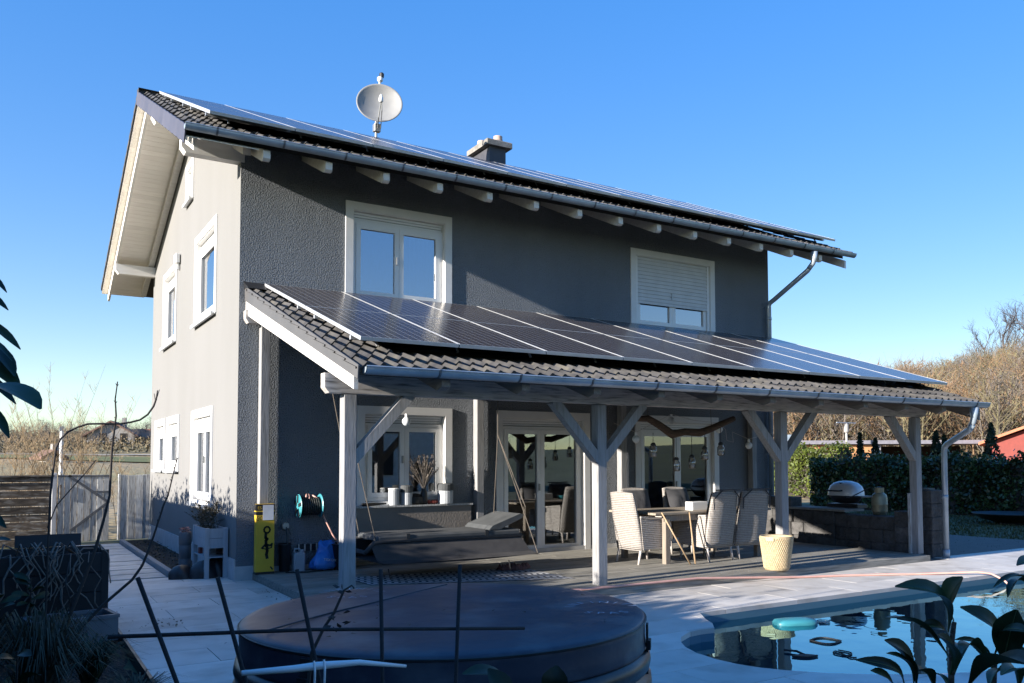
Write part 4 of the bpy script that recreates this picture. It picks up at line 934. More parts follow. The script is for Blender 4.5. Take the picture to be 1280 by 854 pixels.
for i in range(60):
    a=U(0,6.28); l=U(.25,.58); s=U(.05,.3); p0=(2.90,-.09,1.25); p1=(2.9+s*.5*math.cos(a),-.09+s*.12*math.sin(a),1.25+l*.6); p2=(2.9+s*math.cos(a),-.09+s*.25*math.sin(a),1.25+l); tw.tube([p0,p1,p2],.004,4)
    for k in range(5): q=Vector(p1).lerp(Vector(p2),k/5); tw.add([q+Vector((U(-.03,.03),U(-.01,.01),U(0,.05))) for _ in range(3)],[(0,1,2)])
tw.build('dry_twigs',M['vine'],t)
single(MB().lathe([(.10,0),(.13,.03),(.12,.12),(.06,.17),(.01,.18)],(2.74,-.1,1.013),14,1.2,.6),'pot',M['ink'],'low dark pot on the sill between jar and vase','pot',(2.74,-.1,1.013))
rf=MB()
for i in range(9): rf.lathe([(.005,0),(.03,.02),(.035,.05),(.005,.07)],(3.06+U(-.1,.1),-.1+U(-.03,.03),1.013),8)
single(rf,'berry_decoration',mat('red_berries',(.35,.06,.04),(.22,.04,.03),rough=.5),'small heap of red berry decoration on the sill','decoration',(3.06,-.1,1.013))
single(MB().tube([(1.85,-.12,1.03),(2.0,-.11,1.04),(2.25,-.1,1.045)],[.03,.025,.012],8),'cloth_roll',M['ink'],'dark rolled cloth lying on the sill by the left post','cloth',(2.0,-.1,1.013))
# ================================================================== hanging branch with jar lights, bulbs
HB=thing('driftwood_branch','thick curved driftwood branch hung under the veranda roof','branch',(6.6,-2.2,2.2))
pts=[(5.4,-2.2,2.335),(5.56,-2.2,2.365),(5.83,-2.2,2.375),(6.05,-2.2,2.28),(6.33,-2.2,2.13),(6.6,-2.2,2.175),(6.94,-2.2,2.165),(7.2,-2.2,2.24),(7.4,-2.2,2.31),(7.72,-2.2,2.42)]
MB().tube(pts,[.03,.045,.055,.06,.07,.06,.065,.055,.055,.045],12).build('branch_wood',M['branch'],HB,smooth=True)
for p in (pts[2],pts[7]): MB().tube([p,(p[0]-.06,p[1],3.3)],.004,5).build('hanging_wire',M['rope'],HB)
for i,(x,z) in enumerate(((5.931,1.85),(6.415,1.62),(6.754,1.66),(7.04,1.80),(7.406,1.875))):
    j=thing('jar_light','hanging glass jar light','lamp',(x,-2.2,z-.09),'jar lights hanging from the driftwood branch')
    j['label']=['jar light hanging nearest the left bulb','lowest jar light, left of the pair in front of the patio door','jar light in front of the door pane, right of the lowest one','short jar light in front of the white door frame','jar light hanging against the grey wall right of the door'][i]
    MB().lathe([(.045,0),(.06,.015),(.06,.14),(.04,.17),(.04,.18)],(x,-2.2,z-.09),14).build('glass_jar',M['jar'],j,smooth=True)
    MB().lathe([(.043,0),(.043,.03),(.02,.05)],(x,-2.2,z+.09),12).build('jar_cap',M['black'],j); MB().lathe([(.032,0),(.032,.08),(.01,.09)],(x,-2.2,z-.08),10).build('candle',M['candle'],j)
    zt=min(p[2] for p in pts if abs(p[0]-x)<.4) if True else 2.2
    MB().tube([(x,-2.2,z+.13),(x,-2.2,zt+.02)],.005,5).build('cord',M['ink'],j)
for i,(x,y,z) in enumerate(((5.743,-2.0,2.05),(7.569,-2.0,2.237),(8.277,-2.0,1.966),(6.488,-2.0,2.36),(1.986,-1.5,2.27))):
    b=thing('globe_bulb','white globe bulb of the light string','light bulb',(x,y,z),'globe bulbs of the light string')
    b['label']=['white globe bulb left of the driftwood branch','white globe bulb by the right end of the driftwood branch','white globe bulb on the grey wall, farthest right on its string','globe bulb above the bend of the driftwood branch','globe bulb hanging in front of the kitchen window'][i]
    MB().lathe([(.005,-.062),(.035,-.052),(.06,-.015),(.06,.02),(.04,.05),(.022,.06)],(x,y,z),16).build('globe',M['bulb'],b,smooth=True); MB().lathe([(.022,0),(.022,.05),(.012,.055)],(x,y,z+.058),10).build('bulb_socket',M['pvc'],b)
tag(MB().tube([(5.3,-2,2.3),(5.743,-2,2.16),(6.488,-2,2.47),(7.0,-2,2.38),(7.569,-2,2.35),(7.72,-2,2.24),(7.75,-2,2.05),(7.9,-2,2.02),(7.88,-2,2.2),(8.277,-2,2.08),(8.9,-2,2.2)],.004,5).build('light_string_cable',M['wickleg'],smooth=True),'pale cable of the bulb string with a loop under the veranda','cable')
# ================================================================== planter by the gable wall
PL=thing('raised_planter','grey raised planter box on legs beside the gable wall','planter',(-.16,.85,0))
px0,px1,py0,py1=-.33,-.03,.42,1.35
for i in range(2): 
    z0=.44+i*.145
    MB().box(px0,px0+.02,py0,py1,z0,z0+.141).build('planter_board',M['planter'],PL); MB().box(px1-.02,px1,py0,py1,z0,z0+.141).build('planter_board',M['planter'],PL)
    MB().box(px0+.02,px1-.02,py0,py0+.02,z0,z0+.141).build('planter_board',M['planter'],PL); MB().box(px0+.02,px1-.02,py1-.02,py1,z0,z0+.141).build('planter_board',M['planter'],PL)
for x in (px0-.012,px1-.05):
    for y in (py0-.012,py1-.05): MB().box(x,x+.062,y,y+.062,0,.735,.004).build('leg',M['planter'],PL)
MB().box(px0+.02,px1-.02,py0+.02,py1-.02,.44,.68).build('planter_soil',M['soil'],PL)
MB().box(px0,px1,py0,py1,.30,.315).build('shelf',M['planter'],PL)
pl=MB(); rv=[]
for i in range(70):
    x,y=U(px0+.05,px1-.05),U(.75,1.3); a=U(0,6.28); h=U(.15,.45); s=U(.03,.28)
    p=[(x,y,.68),(x+s*.4*math.cos(a),y+s*.4*math.sin(a),.68+h*.6),(x+s*math.cos(a),y+s*math.sin(a),.68+h)]
    pl.tube(p,.003,3,False)
    for k in range(7):
        t=k/7; q=Vector(p[1]).lerp(Vector(p[2]),t); pl.add([q+Vector((U(-.03,.03),U(-.03,.03),U(-.02,.03))) for _ in range(3)],[(0,1,2)])
tag(pl.build('dry_herb',M['drygrass'],rv=[U(0,1) for _ in pl.f]),'dry bushy herb growing in the raised planter','plant')
SP=thing('standing_roll','dark grey upright roll with ribbed bands beside the planter','roll',(-.42,1.55,0))
MB().lathe([(.085,0),(.09,.02),(.09,.19),(.084,.2),(.09,.21),(.092,.40),(.086,.41),(.093,.42),(.095,.60),(.085,.62),(.07,.6)],(-.42,1.55,0),20).build('roll_body',M['crate'],SP,smooth=True)
gl=MB()
for i in range(14): gl.obox((-.42+U(-.08,.05),1.53+U(-.06,.06),.63+U(-.02,.05)),(U(.03,.09),U(.02,.04),.02),Matrix.Rotation(U(0,3),3,'Z')@Matrix.Rotation(U(-.6,.6),3,'X'))
tag(gl.build('garden_gloves',mat('pink_glove',(.45,.25,.22),(.12,.06,.06),rough=.8)),'pinkish garden gloves lying on top of the dark roll','gloves')
bb=MB()
for (cx,cy,rx,ry,h) in ((-.6,.72,.18,.16,.20),(-.3,.62,.22,.18,.26),(-.12,.7,.16,.2,.30)):
    n=18
    for i in range(6):
        t=i/5
        for k in range(n):
            a=2*math.pi*k/n; r=math.cos(t*1.5)*(1+.12*math.sin(4*a+t*5)+.06*math.sin(9*a)) if i<5 else .02
            bb.v.append((cx+rx*r*math.cos(a),cy+ry*r*math.sin(a),h*math.sin(t*1.5)))
    o=len(bb.v)-6*n; bb.f+=[(o+i*n+k,o+i*n+(k+1)%n,o+(i+1)*n+(k+1)%n,o+(i+1)*n+k) for i in range(5) for k in range(n)]
tag(bb.build('soil_sack',M['black'],smooth=True),'slack black sack lying on the ground under the planter','sack')
BP=thing('brick_pot','stack of small reddish and pale pots under the planter','pots',(-.2,1.0,0))
MB().box(-.26,-.10,.85,1.0,.315,.42).build('pale_box',M['planter'],BP); MB().box(-.3,-.18,1.03,1.15,.315,.40).build('red_box',M['redwall'],BP)
single(MB().prism([(-.16,0),(.24,0),(.24,.12),(-.02,.10),(-.14,.06)],1,.62,.92).xform(Matrix.Translation((-.02,.0,.0))),'step_stone',M['conc'],'low rough stone step at the corner of the deck','stone',(.0,.7,0))
# bed litter
lt=MB(); rv=[]
for i in range(500):
    x,y=U(-.64,-.05),U(1.2,7.2); a=U(0,6.28); s=U(.02,.06); z=U(-.018,.03)
    lt.add([(x,y,z),(x+s*math.cos(a),y+s*math.sin(a),z+U(-.01,.04)),(x+s*math.cos(a+1),y+s*math.sin(a+1),z+U(-.01,.03))],[(0,1,2)])
o=kind(lt.build('leaf_litter',M['drygrass'],rv=[U(0,1) for _ in lt.f]),'stuff'); o['label']='dry leaf litter on the narrow wall bed'
# ================================================================== fence, gate, panel
FY=8.3
FE=thing('plank_fence','old dark fence of horizontal planks left of the gate','fence',(-3,FY,0))
z=-.05
for i in range(9):
    h=[.17,.16,.19,.15,.17,.18,.16,.17,.16][i]
    MB().box(-5.6,-1.95,FY+U(-.03,.012),FY+.03,z,z+h-.016,.006).build('plank',M['oldboard'],FE); z+=h
MB().box(-5.6,-1.93,FY-.05,FY+.06,z-.055,z-.02).build('cap_board',M['oldboard'],FE)
for x in (-4.6,-3.2): MB().box(x,x+.1,FY+.035,FY+.13,0,1.42).build('post',M['oldboard'],FE)
GA=thing('garden_gate','weathered silver gate of vertical boards with diagonal metal straps','gate',(-1.35,FY,0))
xs=[-1.86+.125*i for i in range(9)]
for i,x in enumerate(xs[:-1]): MB().box(x+.005,x+.120,FY-.012+U(-.004,.004),FY+.02,.0,1.445+U(-.012,.01),.004).build('gate_board',M['silver'],GA)
MB().box(-1.97,-1.875,FY-.04,FY+.06,-.05,1.49,.01).build('gate_post',M['planter'],GA)
MB().bar((-1.66,FY-.02,1.43),(-.86,FY-.02,.82),.012,.055,up=(0,0,1)).bar((-.88,FY-.02,.84),(-1.60,FY-.02,.24),.012,.055).build('diagonal_strap',M['galv'],GA)
MB().box(-1.86,-.87,FY-.026,FY-.014,1.40,1.435).build('top_strap',M['galv'],GA); MB().box(-1.16,-.87,FY-.03,FY-.014,1.055,1.085).build('hinge',M['galv'],GA)
MB().box(-1.83,-1.79,FY-.05,FY-.014,.94,1.24,.01).build('handle',M['oldboard'],GA)
FP=thing('fence_panel','short silver panel of vertical boards between gate and house','fence',(-.36,FY,0))
for i in range(4): MB().box(-.64+.15*i+.003,-.64+.15*i+.146,FY-.01+U(-.004,.004),FY+.02,.0,1.43+U(-.012,.012),.004).build('panel_board',M['silver'],FP)
MB().box(-.69,-.645,FY-.02,FY+.07,0,1.45,.006).build('panel_post',M['silver'],FP)
MB().box(-.64,-.05,FY+.02,FY+.06,.3,.4).box(-.64,-.05,FY+.02,FY+.06,1.1,1.2).build('rear_rail',M['silver'],FP)
# ================================================================== foreground bed : composter, crate, stakes, saplings
CO=thing('composter','black box composter with open lid at the edge of the planting bed','composter',(-2.6,-2.7,0))
cx0,cx1,cy0,cy1=-3.35,-1.92,-3.0,-2.15
for i in range(4):
    z0=.0+i*.198
    MB().box(cx0,cx1,cy0,cy0+.035,z0,z0+.19,.006).build('front_panel',M['compost'],CO); MB().box(cx1-.035,cx1,cy0+.036,cy1,z0,z0+.19,.006).build('side_panel',M['compost'],CO)
MB().box(cx1-.06,cx1+.005,cy0-.006,cy0+.06,0,.81).build('corner_post',M['compost'],CO); MB().box(cx0,cx1,cy1-.03,cy1,0,.79).box(cx0,cx0+.03,cy0+.04,cy1,0,.79).build('rear_panel',M['compost'],CO)
MB().box(cx0+.04,cx1-.04,cy0+.04,cy1-.04,0,.70).build('compost_fill',M['soil'],CO)
MB().obox((-2.42,-2.12,.86),(.62,.03,.13),Matrix.Rotation(R(-12),3,'X')).build('lid',M['compost'],CO)
CR=thing('grey_crate','low grey plastic crate in front of the black composter','crate',(-2.25,-3.6,0))
q=Matrix.Translation((-2.28,-3.55,0))@Matrix.Rotation(R(9),4,'Z')
for (a,b,c_,d) in ((-.36,.36,-.22,-.20),(-.36,.36,.20,.22),(-.36,-.34,-.2,.2),(.34,.36,-.2,.2)): MB().box(a,b,c_,d,.02,.25).box(a-.01,b+.01,c_-.01,d+.01,.23,.262).xform(q).build('crate_side',M['crate'],CR)
MB().box(-.35,.35,-.21,.21,.02,.05).xform(q).build('crate_floor',M['crate'],CR)
# dry vines over the composter
for j in range(3):
    vn=MB()
    for i in range(9):
        x=[-2.7,-2.42,-2.18][j]+U(-.2,.2); y=cy0-.03; z0=U(.76,.92); p=[(x+U(-.2,.2),cy0+U(.1,.4),U(.72,.82)),(x,y+.03,z0)]
        z=z0; xx=x
        for k in range(rng.randint(3,7)): z-=U(.05,.14); xx+=U(-.09,.09); p.append((xx,y-U(.01,.08),max(z,.08)))
        sm=[]
        for a,b in zip(p,p[1:]):
            for t in (0,.5): sm.append(tuple(Vector(a).lerp(Vector(b),t)))
        vn.tube(sm+[p[-1]],U(.004,.010),5,False)
    tag(vn.build('dry_vine',M['vine'],smooth=True),['dry grey vine stems trailing over the left part of the black composter','dry grey vine stems hanging over the middle of the black composter','dry grey vine stems hanging by the right corner of the black composter'][j],'vine','dry vines on the composter')
sk_=[((-2.513,-10.1,1.368),(-2.38,-10.1,.98)),((-2.297,-10.1,1.352),(-2.21,-10.1,1.03)),((-2.063,-10.1,1.359),(-1.99,-10.1,1.02)),((-1.787,-10.1,1.34),(-1.779,-10.1,.971)),((-1.497,-10.1,1.336),(-1.512,-10.1,.933))]
labs=['leftmost dark steel rod, over the pale paving','second dark steel rod from the left, by the tub edge','dark steel rod leaning over the left part of the tub cover','upright dark steel rod over the middle of the tub cover','rightmost upright dark steel rod in front of the tub']
for (a,b),lb in zip(sk_,labs):
    a=Vector(a);b=Vector(b); d=(b-a); e=a+d*((a.z+.05)/-d.z)
    o=MB().tube([a,a.lerp(e,.5)+Vector((U(-.01,.01),U(-.01,.01),0)),e],.0066,7).build('steel_rod',M['rust'],smooth=True,loc=tuple(e)); tag(o,lb,'rod','steel rods of the plant support')
tag(MB().tube([(-2.585,-10.09,1.208),(-2.0,-10.085,1.165),(-1.232,-10.09,1.088)],.006,7).build('cross_rod',M['rust'],smooth=True,loc=(-2.0,-10.09,1.1)),'long horizontal steel rod tied across the upright rods','rod')
ST=thing('wooden_stake','round wooden stake with a white tube tied across its top','stake',(-2.015,-10.2,0))
MB().lathe([(.026,0),(.026,1.0),(.022,1.016),(.001,1.02)],(-2.03,-10.2,0),14).build('stake',M['bamboo'],ST)
MB().tube([(-2.25,-10.21,1.088),(-2.1,-10.215,1.082),(-2.03,-10.22,1.083),(-1.9,-10.215,1.075),(-1.74,-10.2,1.04)],[.008,.011,.012,.009,.005],8).build('white_tube',M['pvc'],ST,smooth=True)
for x in (-2.045,-2.015): MB().tube([(x,-10.228,1.0),(x,-10.235,1.07),(x,-10.225,1.10)],.0035,5).build('cable_tie',M['pvc'],ST)
def sapling(name,pts,r,label,leaves=0,m='twig',branch=()):
    mb=MB(); n=len(pts); mb.tube(pts,[r*(1-.75*i/(n-1)) for i in range(n)],7)
    for bp_ in branch: mb.tube(bp_,[r*.5*(1-.6*i/(len(bp_)-1)) for i in range(len(bp_))],5)
    for i in range(n*3):   # buds
        t=rng.randint(0,n-2); q=Vector(pts[t]).lerp(Vector(pts[t+1]),rng.random()); a=U(0,6.28); mb.tube([q,q+Vector((.012*math.cos(a),.012*math.sin(a),.016))],[.005,.002],4)
    return tag(mb.build(name,M[m],smooth=True,loc=tuple(pts[0])),label,'sapling')
sapling('bare_sapling',[(-2.56,-6.0,-.02),(-2.52,-6.0,.25),(-2.489,-6,.481),(-2.398,-6,.745),(-2.291,-6,1.07),(-2.24,-6,1.28),(-2.203,-6,1.46),(-2.194,-6,1.8),(-2.172,-6,2.029),(-2.18,-6,2.15),(-2.167,-6,2.276)],.016,'tall bare sapling whip rising straight past the gate',branch=[[(-2.42,-6,.68),(-2.46,-5.95,.85),(-2.44,-5.9,1.0)]])
sapling('bare_sapling',[(-2.6,-6.0,-.02),(-2.50,-6,.36),(-2.427,-6,.485),(-2.3,-6,.62),(-2.224,-6,.702),(-2.048,-6,.856),(-1.985,-6,.95),(-1.946,-6,1.049),(-1.9,-6,1.2),(-1.845,-6,1.393),(-1.82,-6,1.45),(-1.783,-6,1.626),(-1.758,-6,1.732)],.015,'bare sapling leaning right across the path to the white wall')
arc=MB(); P_=[(-2.58,-6,-.02),(-2.578,-6,.6),(-2.574,-6,1.141),(-2.567,-6,1.469),(-2.555,-6,1.64),(-2.54,-6,1.798),(-2.515,-6,1.86),(-2.47,-6,1.91),(-2.41,-6,1.945),(-2.348,-6,1.968),(-2.25,-6,1.972),(-2.146,-6,1.973),(-2.08,-6,1.985),(-2.016,-6,2.004),(-1.965,-6,2.045),(-1.927,-6,2.106),(-1.91,-6,2.16),(-1.902,-6,2.224)]
arc.tube(P_,[.007]*16+[.006,.004],6); arc.tube([(-1.915,-6,2.14),(-1.925,-6,2.2)],.003,4); arc.tube([(-1.905,-6,2.17),(-1.89,-6,2.23)],.003,4); arc.tube([(-2.58,-6,1.25),(-2.53,-6,1.40),(-2.438,-6,1.521),(-2.36,-6,1.62),(-2.293,-6,1.715)],.004,5)
tag(arc.build('arching_shoot',M['twig'],smooth=True,loc=(-2.58,-6,0)),'thin arching shoot bent over towards the gable wall','shoot')
sm_=MB().tube([(-2.05,-9.9,-.02),(-1.98,-9.9,.8),(-1.95,-9.9,1.055),(-1.91,-9.9,1.131),(-1.874,-9.9,1.181),(-1.841,-9.9,1.251),(-1.813,-9.9,1.266),(-1.805,-9.9,1.255)],[.008,.007,.006,.005,.005,.004,.003,.003],6)
for i in range(12):
    q=Vector((-1.89+U(-.0,.06),-9.9+U(-.02,.02),1.165+U(-.04,.02))) if i<8 else Vector((-1.845+U(-.01,.01),-9.9,1.255+U(-.01,.01))); a=U(0,6.28)
    sm_.add([q,q+Vector((.018*math.cos(a),.01,.014*math.sin(a))),q+Vector((.030*math.cos(a+.3),0,.024*math.sin(a+.3))),q+Vector((.016*math.cos(a+.8),-.01,.018*math.sin(a+.8)))],[(0,1,2,3)])
tag(sm_.build('rose_stem',M['twig'],smooth=False,loc=(-2.05,-9.9,0)),'thin dark stem with a few withered leaves over the tub cover','stem')
# grass clumps and low plants
def clump(name,x,y,n,h,sp,m,label,z=0):
    mb=MB()
    for i in range(n):
        a=U(0,6.28); s=sp*U(.3,1); hh=h*U(.55,1); w=U(.004,.008); p0=Vector((x+U(-.05,.05),y+U(-.05,.05),z)); d=Vector((math.cos(a),math.sin(a),0)); t=Vector((-d.y,d.x,0))*w
        p1=p0+d*s*.35+Vector((0,0,hh*.7)); p2=p0+d*s*.8+Vector((0,0,hh)); p3=p0+d*s*1.2+Vector((0,0,hh*.78))
        mb.add([p0-t,p0+t,p1+t,p1-t,p2+t*.7,p2-t*.7,p3],[(0,1,2,3),(3,2,4,5),(5,4,6)])
    return tag(mb.build(name,M[m],rv=[U(0,1) for _ in mb.f],loc=(x,y,z)),label,'plant')
clump('grass_clump',-2.62,-6.4,500,.75,.45,'drygrass','large clump of dry arching grass at the left edge of the bed')
clump('fern_clump',-2.25,-5.3,260,.34,.40,'thuja','dark green spiky clump beside the dry grass')
clump('fern_clump',-2.05,-6.2,200,.22,.35,'drygrass','low dry clump near the black bed border')
def leafmesh(mb,b,t,w,bend=.12,roll=0,fold=.25):
    b=Vector(b);t=Vector(t); d=t-b; L=d.length; d/=L; toC=((Vector((CX,CY,1.69))-b).normalized()*.55+Vector((0,0,.85))).normalized(); s=d.cross(toC)
    s=s.normalized() if s.length>1e-4 else Vector((1,0,0)); s=(Matrix.Rotation(roll,3,d)@s); n=s.cross(d); K=10
    shp=[.10,.24,.42,.60,.77,.90,.98,1.0,.90,.60,.12]; o=len(mb.v)
    for i in range(K+1):
        u=i/K; c=b+d*(L*u)+n*(bend*L*math.sin(math.pi*u)); h=shp[i]*w/2
        for q,k in ((-1,0),(-.55,1),(0,2),(.55,3),(1,4)): mb.v.append(tuple(c+s*(h*q)+n*(fold*h*abs(q)+.02*h*math.sin(u*12+q*3))))
    for i in range(K):
        for k in range(4): a=o+i*5+k; mb.f.append((a,a+1,a+6,a+5))
    return [b+d*(L*i/K)+n*(bend*L*math.sin(math.pi*i/K)+.0012) for i in range(K+1)]
MAG=[
 ((-0.942,-11.570,1.313),(-0.974,-11.615,1.423),0.083), ((-0.955,-11.561,1.288),(-1.151,-11.562,1.409),0.056), ((-0.953,-11.559,1.232),(-1.210,-11.581,1.349),0.034),
 ((-0.954,-11.561,1.279),(-1.055,-11.557,1.309),0.038), ((-0.763,-11.559,1.208),(-0.884,-11.549,1.337),0.067), ((-0.765,-11.557,1.196),(-0.940,-11.569,1.269),0.024),
 ((-0.997,-11.588,1.199),(-1.068,-11.608,1.301),0.055), ((-0.940,-11.564,1.186),(-0.831,-11.517,1.235),0.049), ((-1.197,-11.640,1.215),(-1.300,-11.640,1.321),0.051),
 ((-1.201,-11.637,1.212),(-1.322,-11.660,1.301),0.024), ((-1.263,-11.658,1.226),(-1.392,-11.640,1.293),0.030), ((-1.305,-11.667,1.228),(-1.383,-11.668,1.276),0.029),
 ((-1.071,-11.600,1.179),(-1.153,-11.610,1.235),0.039), ((-0.813,-11.585,1.187),(-0.973,-11.606,1.248),0.046), ((-0.791,-11.600,1.206),(-0.818,-11.650,1.340),0.085),
 ((-0.810,-11.591,1.246),(-0.894,-11.719,1.307),0.042), ((-0.782,-11.605,1.201),(-0.790,-11.662,1.233),0.050), ((-1.102,-11.700,1.212),(-1.199,-11.881,1.305),0.075),
 ((-0.679,-11.621,1.381),(-0.866,-11.623,1.392),0.020), ((-0.673,-11.625,1.363),(-0.837,-11.640,1.368),0.028), ((-0.681,-11.624,1.434),(-0.821,-11.654,1.443),0.032),
 ((-1.043,-11.617,1.179),(-1.028,-11.569,1.205),0.032), ((-0.913,-11.700,1.178),(-1.046,-11.737,1.236),0.043), ((-1.066,-11.723,1.206),(-0.927,-11.693,1.224),0.044)]
MG=thing('magnolia_shrub','evergreen shrub with big glossy dark leaves at the lower right by the pool','shrub',(-.92,-11.6,0))
def stem(pts,r,par): MB().tube(pts,[r*(1-.4*i/(len(pts)-1)) for i in range(len(pts))],8).build('stem',M['branch'],par,smooth=True)
stem([(-.96,-11.6,-.02),(-.95,-11.57,.7),(-.945,-11.559,1.152),(-.945,-11.563,1.22),(-.945,-11.565,1.267),(-.942,-11.57,1.311)],.009,MG)
stem([(-.9,-11.62,-.02),(-.79,-11.58,.7),(-.781,-11.567,1.13),(-.78,-11.57,1.179),(-.779,-11.572,1.204),(-.783,-11.57,1.215)],.008,MG)
stem([(-.96,-11.6,.3),(-1.15,-11.65,.9),(-1.2,-11.64,1.21)],.007,MG); stem([(-.9,-11.62,.4),(-.7,-11.63,1.0),(-.677,-11.623,1.37),(-.67,-11.62,1.45)],.006,MG)
for i,(b,t,w) in enumerate(MAG):
    mb=MB(); ml=leafmesh(mb,b,t,w*.86,bend=[.14,.22,.10][i%3],roll=U(-.7,.7),fold=U(.35,.8)); lf_=mb.build('leaf',M['magnolia'],MG,smooth=True); MB().tube(ml,[.0016]*6+[.0012,.001,.0008,.0006,.0004],4).build('midrib',M['midrib'],lf_)
LEFTL=[((-2.901,-10.964,2.029),(-2.842,-11.057,1.982),0.013), ((-2.900,-10.962,1.994),(-2.839,-11.057,1.952),0.014), ((-2.899,-10.960,1.944),(-2.820,-11.066,1.885),0.017), ((-2.898,-10.959,1.909),(-2.831,-11.058,1.865),0.014), ((-2.898,-10.959,1.909),(-2.827,-11.059,1.839),0.031), ((-2.891,-10.961,1.874),(-2.819,-11.063,1.816),0.031), ((-2.897,-10.956,1.846),(-2.825,-11.093,1.790),0.017), ((-2.896,-11.249,1.791),(-2.798,-11.369,1.767),0.054), ((-2.890,-10.958,1.803),(-2.833,-11.049,1.734),0.020), ((-2.898,-10.704,1.595),(-2.833,-10.803,1.566),0.022), ((-2.883,-10.709,1.515),(-2.824,-10.771,1.539),0.019)]
RH=thing('laurel_shrub','drooping dark evergreen leaves reaching in at the left edge','shrub',(-3.0,-10.9,0))
stem([(-3.05,-10.85,-.02),(-3.0,-10.9,1.0),(-2.95,-10.93,1.7),(-2.905,-10.96,2.05)],.012,RH); stem([(-3.05,-11.1,.5),(-2.96,-11.2,1.4),(-2.896,-11.249,1.791)],.008,RH)
for i,(b,t,w) in enumerate(LEFTL): mb=MB(); leafmesh(mb,b,t,w,bend=.14,roll=U(-.3,.3),fold=.3); mb.build('leaf',M['magnolia'],RH,smooth=True)
for i in range(26):
    z=U(1.2,2.2); b=Vector((-2.93,-10.93+U(-.1,.1),z)); t=b+Vector((-U(.03,.12),U(-.1,.1),-U(.02,.08))); mb=MB(); leafmesh(mb,b,t,.03,bend=.12,roll=U(-1,1)); mb.build('leaf',M['magnolia'],RH,smooth=True)
BOTL=[((-1.964,-11.274,1.224),(-2.101,-11.309,1.292),0.026), ((-1.903,-11.312,1.207),(-1.896,-11.320,1.284),0.035), ((-2.021,-11.356,1.206),(-2.061,-11.335,1.302),0.030), ((-1.369,-11.649,1.205),(-1.384,-11.645,1.291),0.016), ((-2.326,-11.163,1.222),(-2.251,-11.213,1.264),0.024)]
BS=thing('broadleaf_shrub','low shrub whose leaf tips show at the bottom edge before the tub','shrub',(-1.95,-11.3,0))
for (b,t,w) in BOTL[:3]: 
    stem([(-1.95,-11.3,-.02),(-1.96,-11.3,.8),b],.007,BS); mb=MB(); leafmesh(mb,b,t,w*1.5,bend=.15,roll=U(-.3,.3),fold=.4); mb.build('leaf',M['magnolia'],BS,smooth=True)
# small leaves in the bed
for i,(x,y) in enumerate(((-2.75,-6.9),(-2.85,-4.4),(-2.6,-3.3))):
    t=thing('bed_plant',['low leafy plant at the left edge, in front of the dry grass','low leafy plant half hidden behind the dry grass clump','green leafy plant growing at the foot of the composter'][i],'plant',(x,y,0))
    mb=MB()
    for k in range(16): a=U(0,6.28); b=Vector((x,y,.05+k*.035)); leafmesh(mb,b,b+Vector((.16*math.cos(a),.16*math.sin(a),U(.0,.1))),.06,roll=U(-1,1))
    mb.build('foliage',M['magnolia'],t,smooth=True); MB().tube([(x,y,-.02),(x,y,.6)],.006,6).build('stem',M['twig'],t)
# ================================================================== block wall, grill, gas bottle
BW=thing('block_wall','dark low wall of rough split blocks beside the veranda deck','wall',(10.55,-1.6,.1))
def blocks(xa,ya_,yb_,z0,rows,bl=.5,h=.245):
    for r in range(rows):
        y=ya_+(-(r%2)*.25)
        while y<yb_-.02:
            a,b=max(y,ya_),min(y+bl,yb_)
            if b-a>.06: MB().box(xa+U(-.012,.012),xa+.34,a+.004,b-.004,z0+r*h,z0+r*h+h-.006,.012).build('block',M['block'],BW)
            y+=bl
blocks(10.40,-1.05,2.6,.0,4); blocks(10.40,-2.1,-1.055,.0,3); blocks(10.40,-3.38,-2.105,.0,3,h=.235)
for r in range(3): MB().box(10.38,10.72,-3.66+.0,-3.385,.0+r*.27,.265+r*.27,.012).build('block',M['block'],BW)
for r in range(5): MB().box(10.86+U(-.01,.01),11.24,-3.80,-3.42,.0+r*.235,.23+r*.235,.012).build('block',M['block'],BW)
MB().box(10.95,11.12,-3.7,-3.5,1.175,1.20).build('mortar_dab',M['conc'],BW)
single(MB().box(10.38,10.95,-2.35,-.9,.742,.785,.005),'worktop_slab',M['conc'],'pale flat slab on the block wall carrying the grill','slab',(10.6,-1.6,.742))
GR=thing('gas_grill','rounded gas grill with pale domed lid on the block wall','grill',(10.75,-1.62,.79))
gx,gy=11.0,-1.9
lid=MB(); n=28
pr=[(.0,.30),(.12,.29),(.22,.255),(.29,.19),(.325,.10),(.335,.0)]
for (r,z) in pr:
    for k in range(n): a=2*math.pi*k/n; ex=.75; c_=math.copysign(abs(math.cos(a))**ex,math.cos(a)); s_=math.copysign(abs(math.sin(a))**ex,math.sin(a)); lid.v.append((gx+max(r,.004)*.70*c_,gy+max(r,.004)*1.08*s_,1.02+z*.95))
lid.f=[(i*n+k,(i+1)*n+k,(i+1)*n+(k+1)%n,i*n+(k+1)%n) for i in range(5) for k in range(n)]+[tuple(range(n))]
lid.build('lid',M['bbqlid'],GR,smooth=True)
MB().lathe([(.14,-.15),(.22,-.12),(.285,-.03),(.29,.0)],(gx,gy,1.02),24,.8,1.2).build('firebox',M['black'],GR,smooth=True)
MB().box(gx-.13,gx+.16,gy-.36,gy+.36,.79,.86,.01).build('stand',M['black'],GR); MB().box(gx-.2,gx+.2,gy-.50,gy-.33,.99,1.02,.006).build('side_shelf',M['black'],GR)
MB().tube([(gx-.24,gy-.1,1.12),(gx-.31,gy-.08,1.115),(gx-.31,gy+.2,1.115),(gx-.24,gy+.22,1.12)],.016,8).build('handle',M['black'],GR); MB().lathe([(.001,0),(.03,.01),(.03,.02)],(gx-.18,gy-.02,1.25),12).build('thermometer',M['black'],GR)
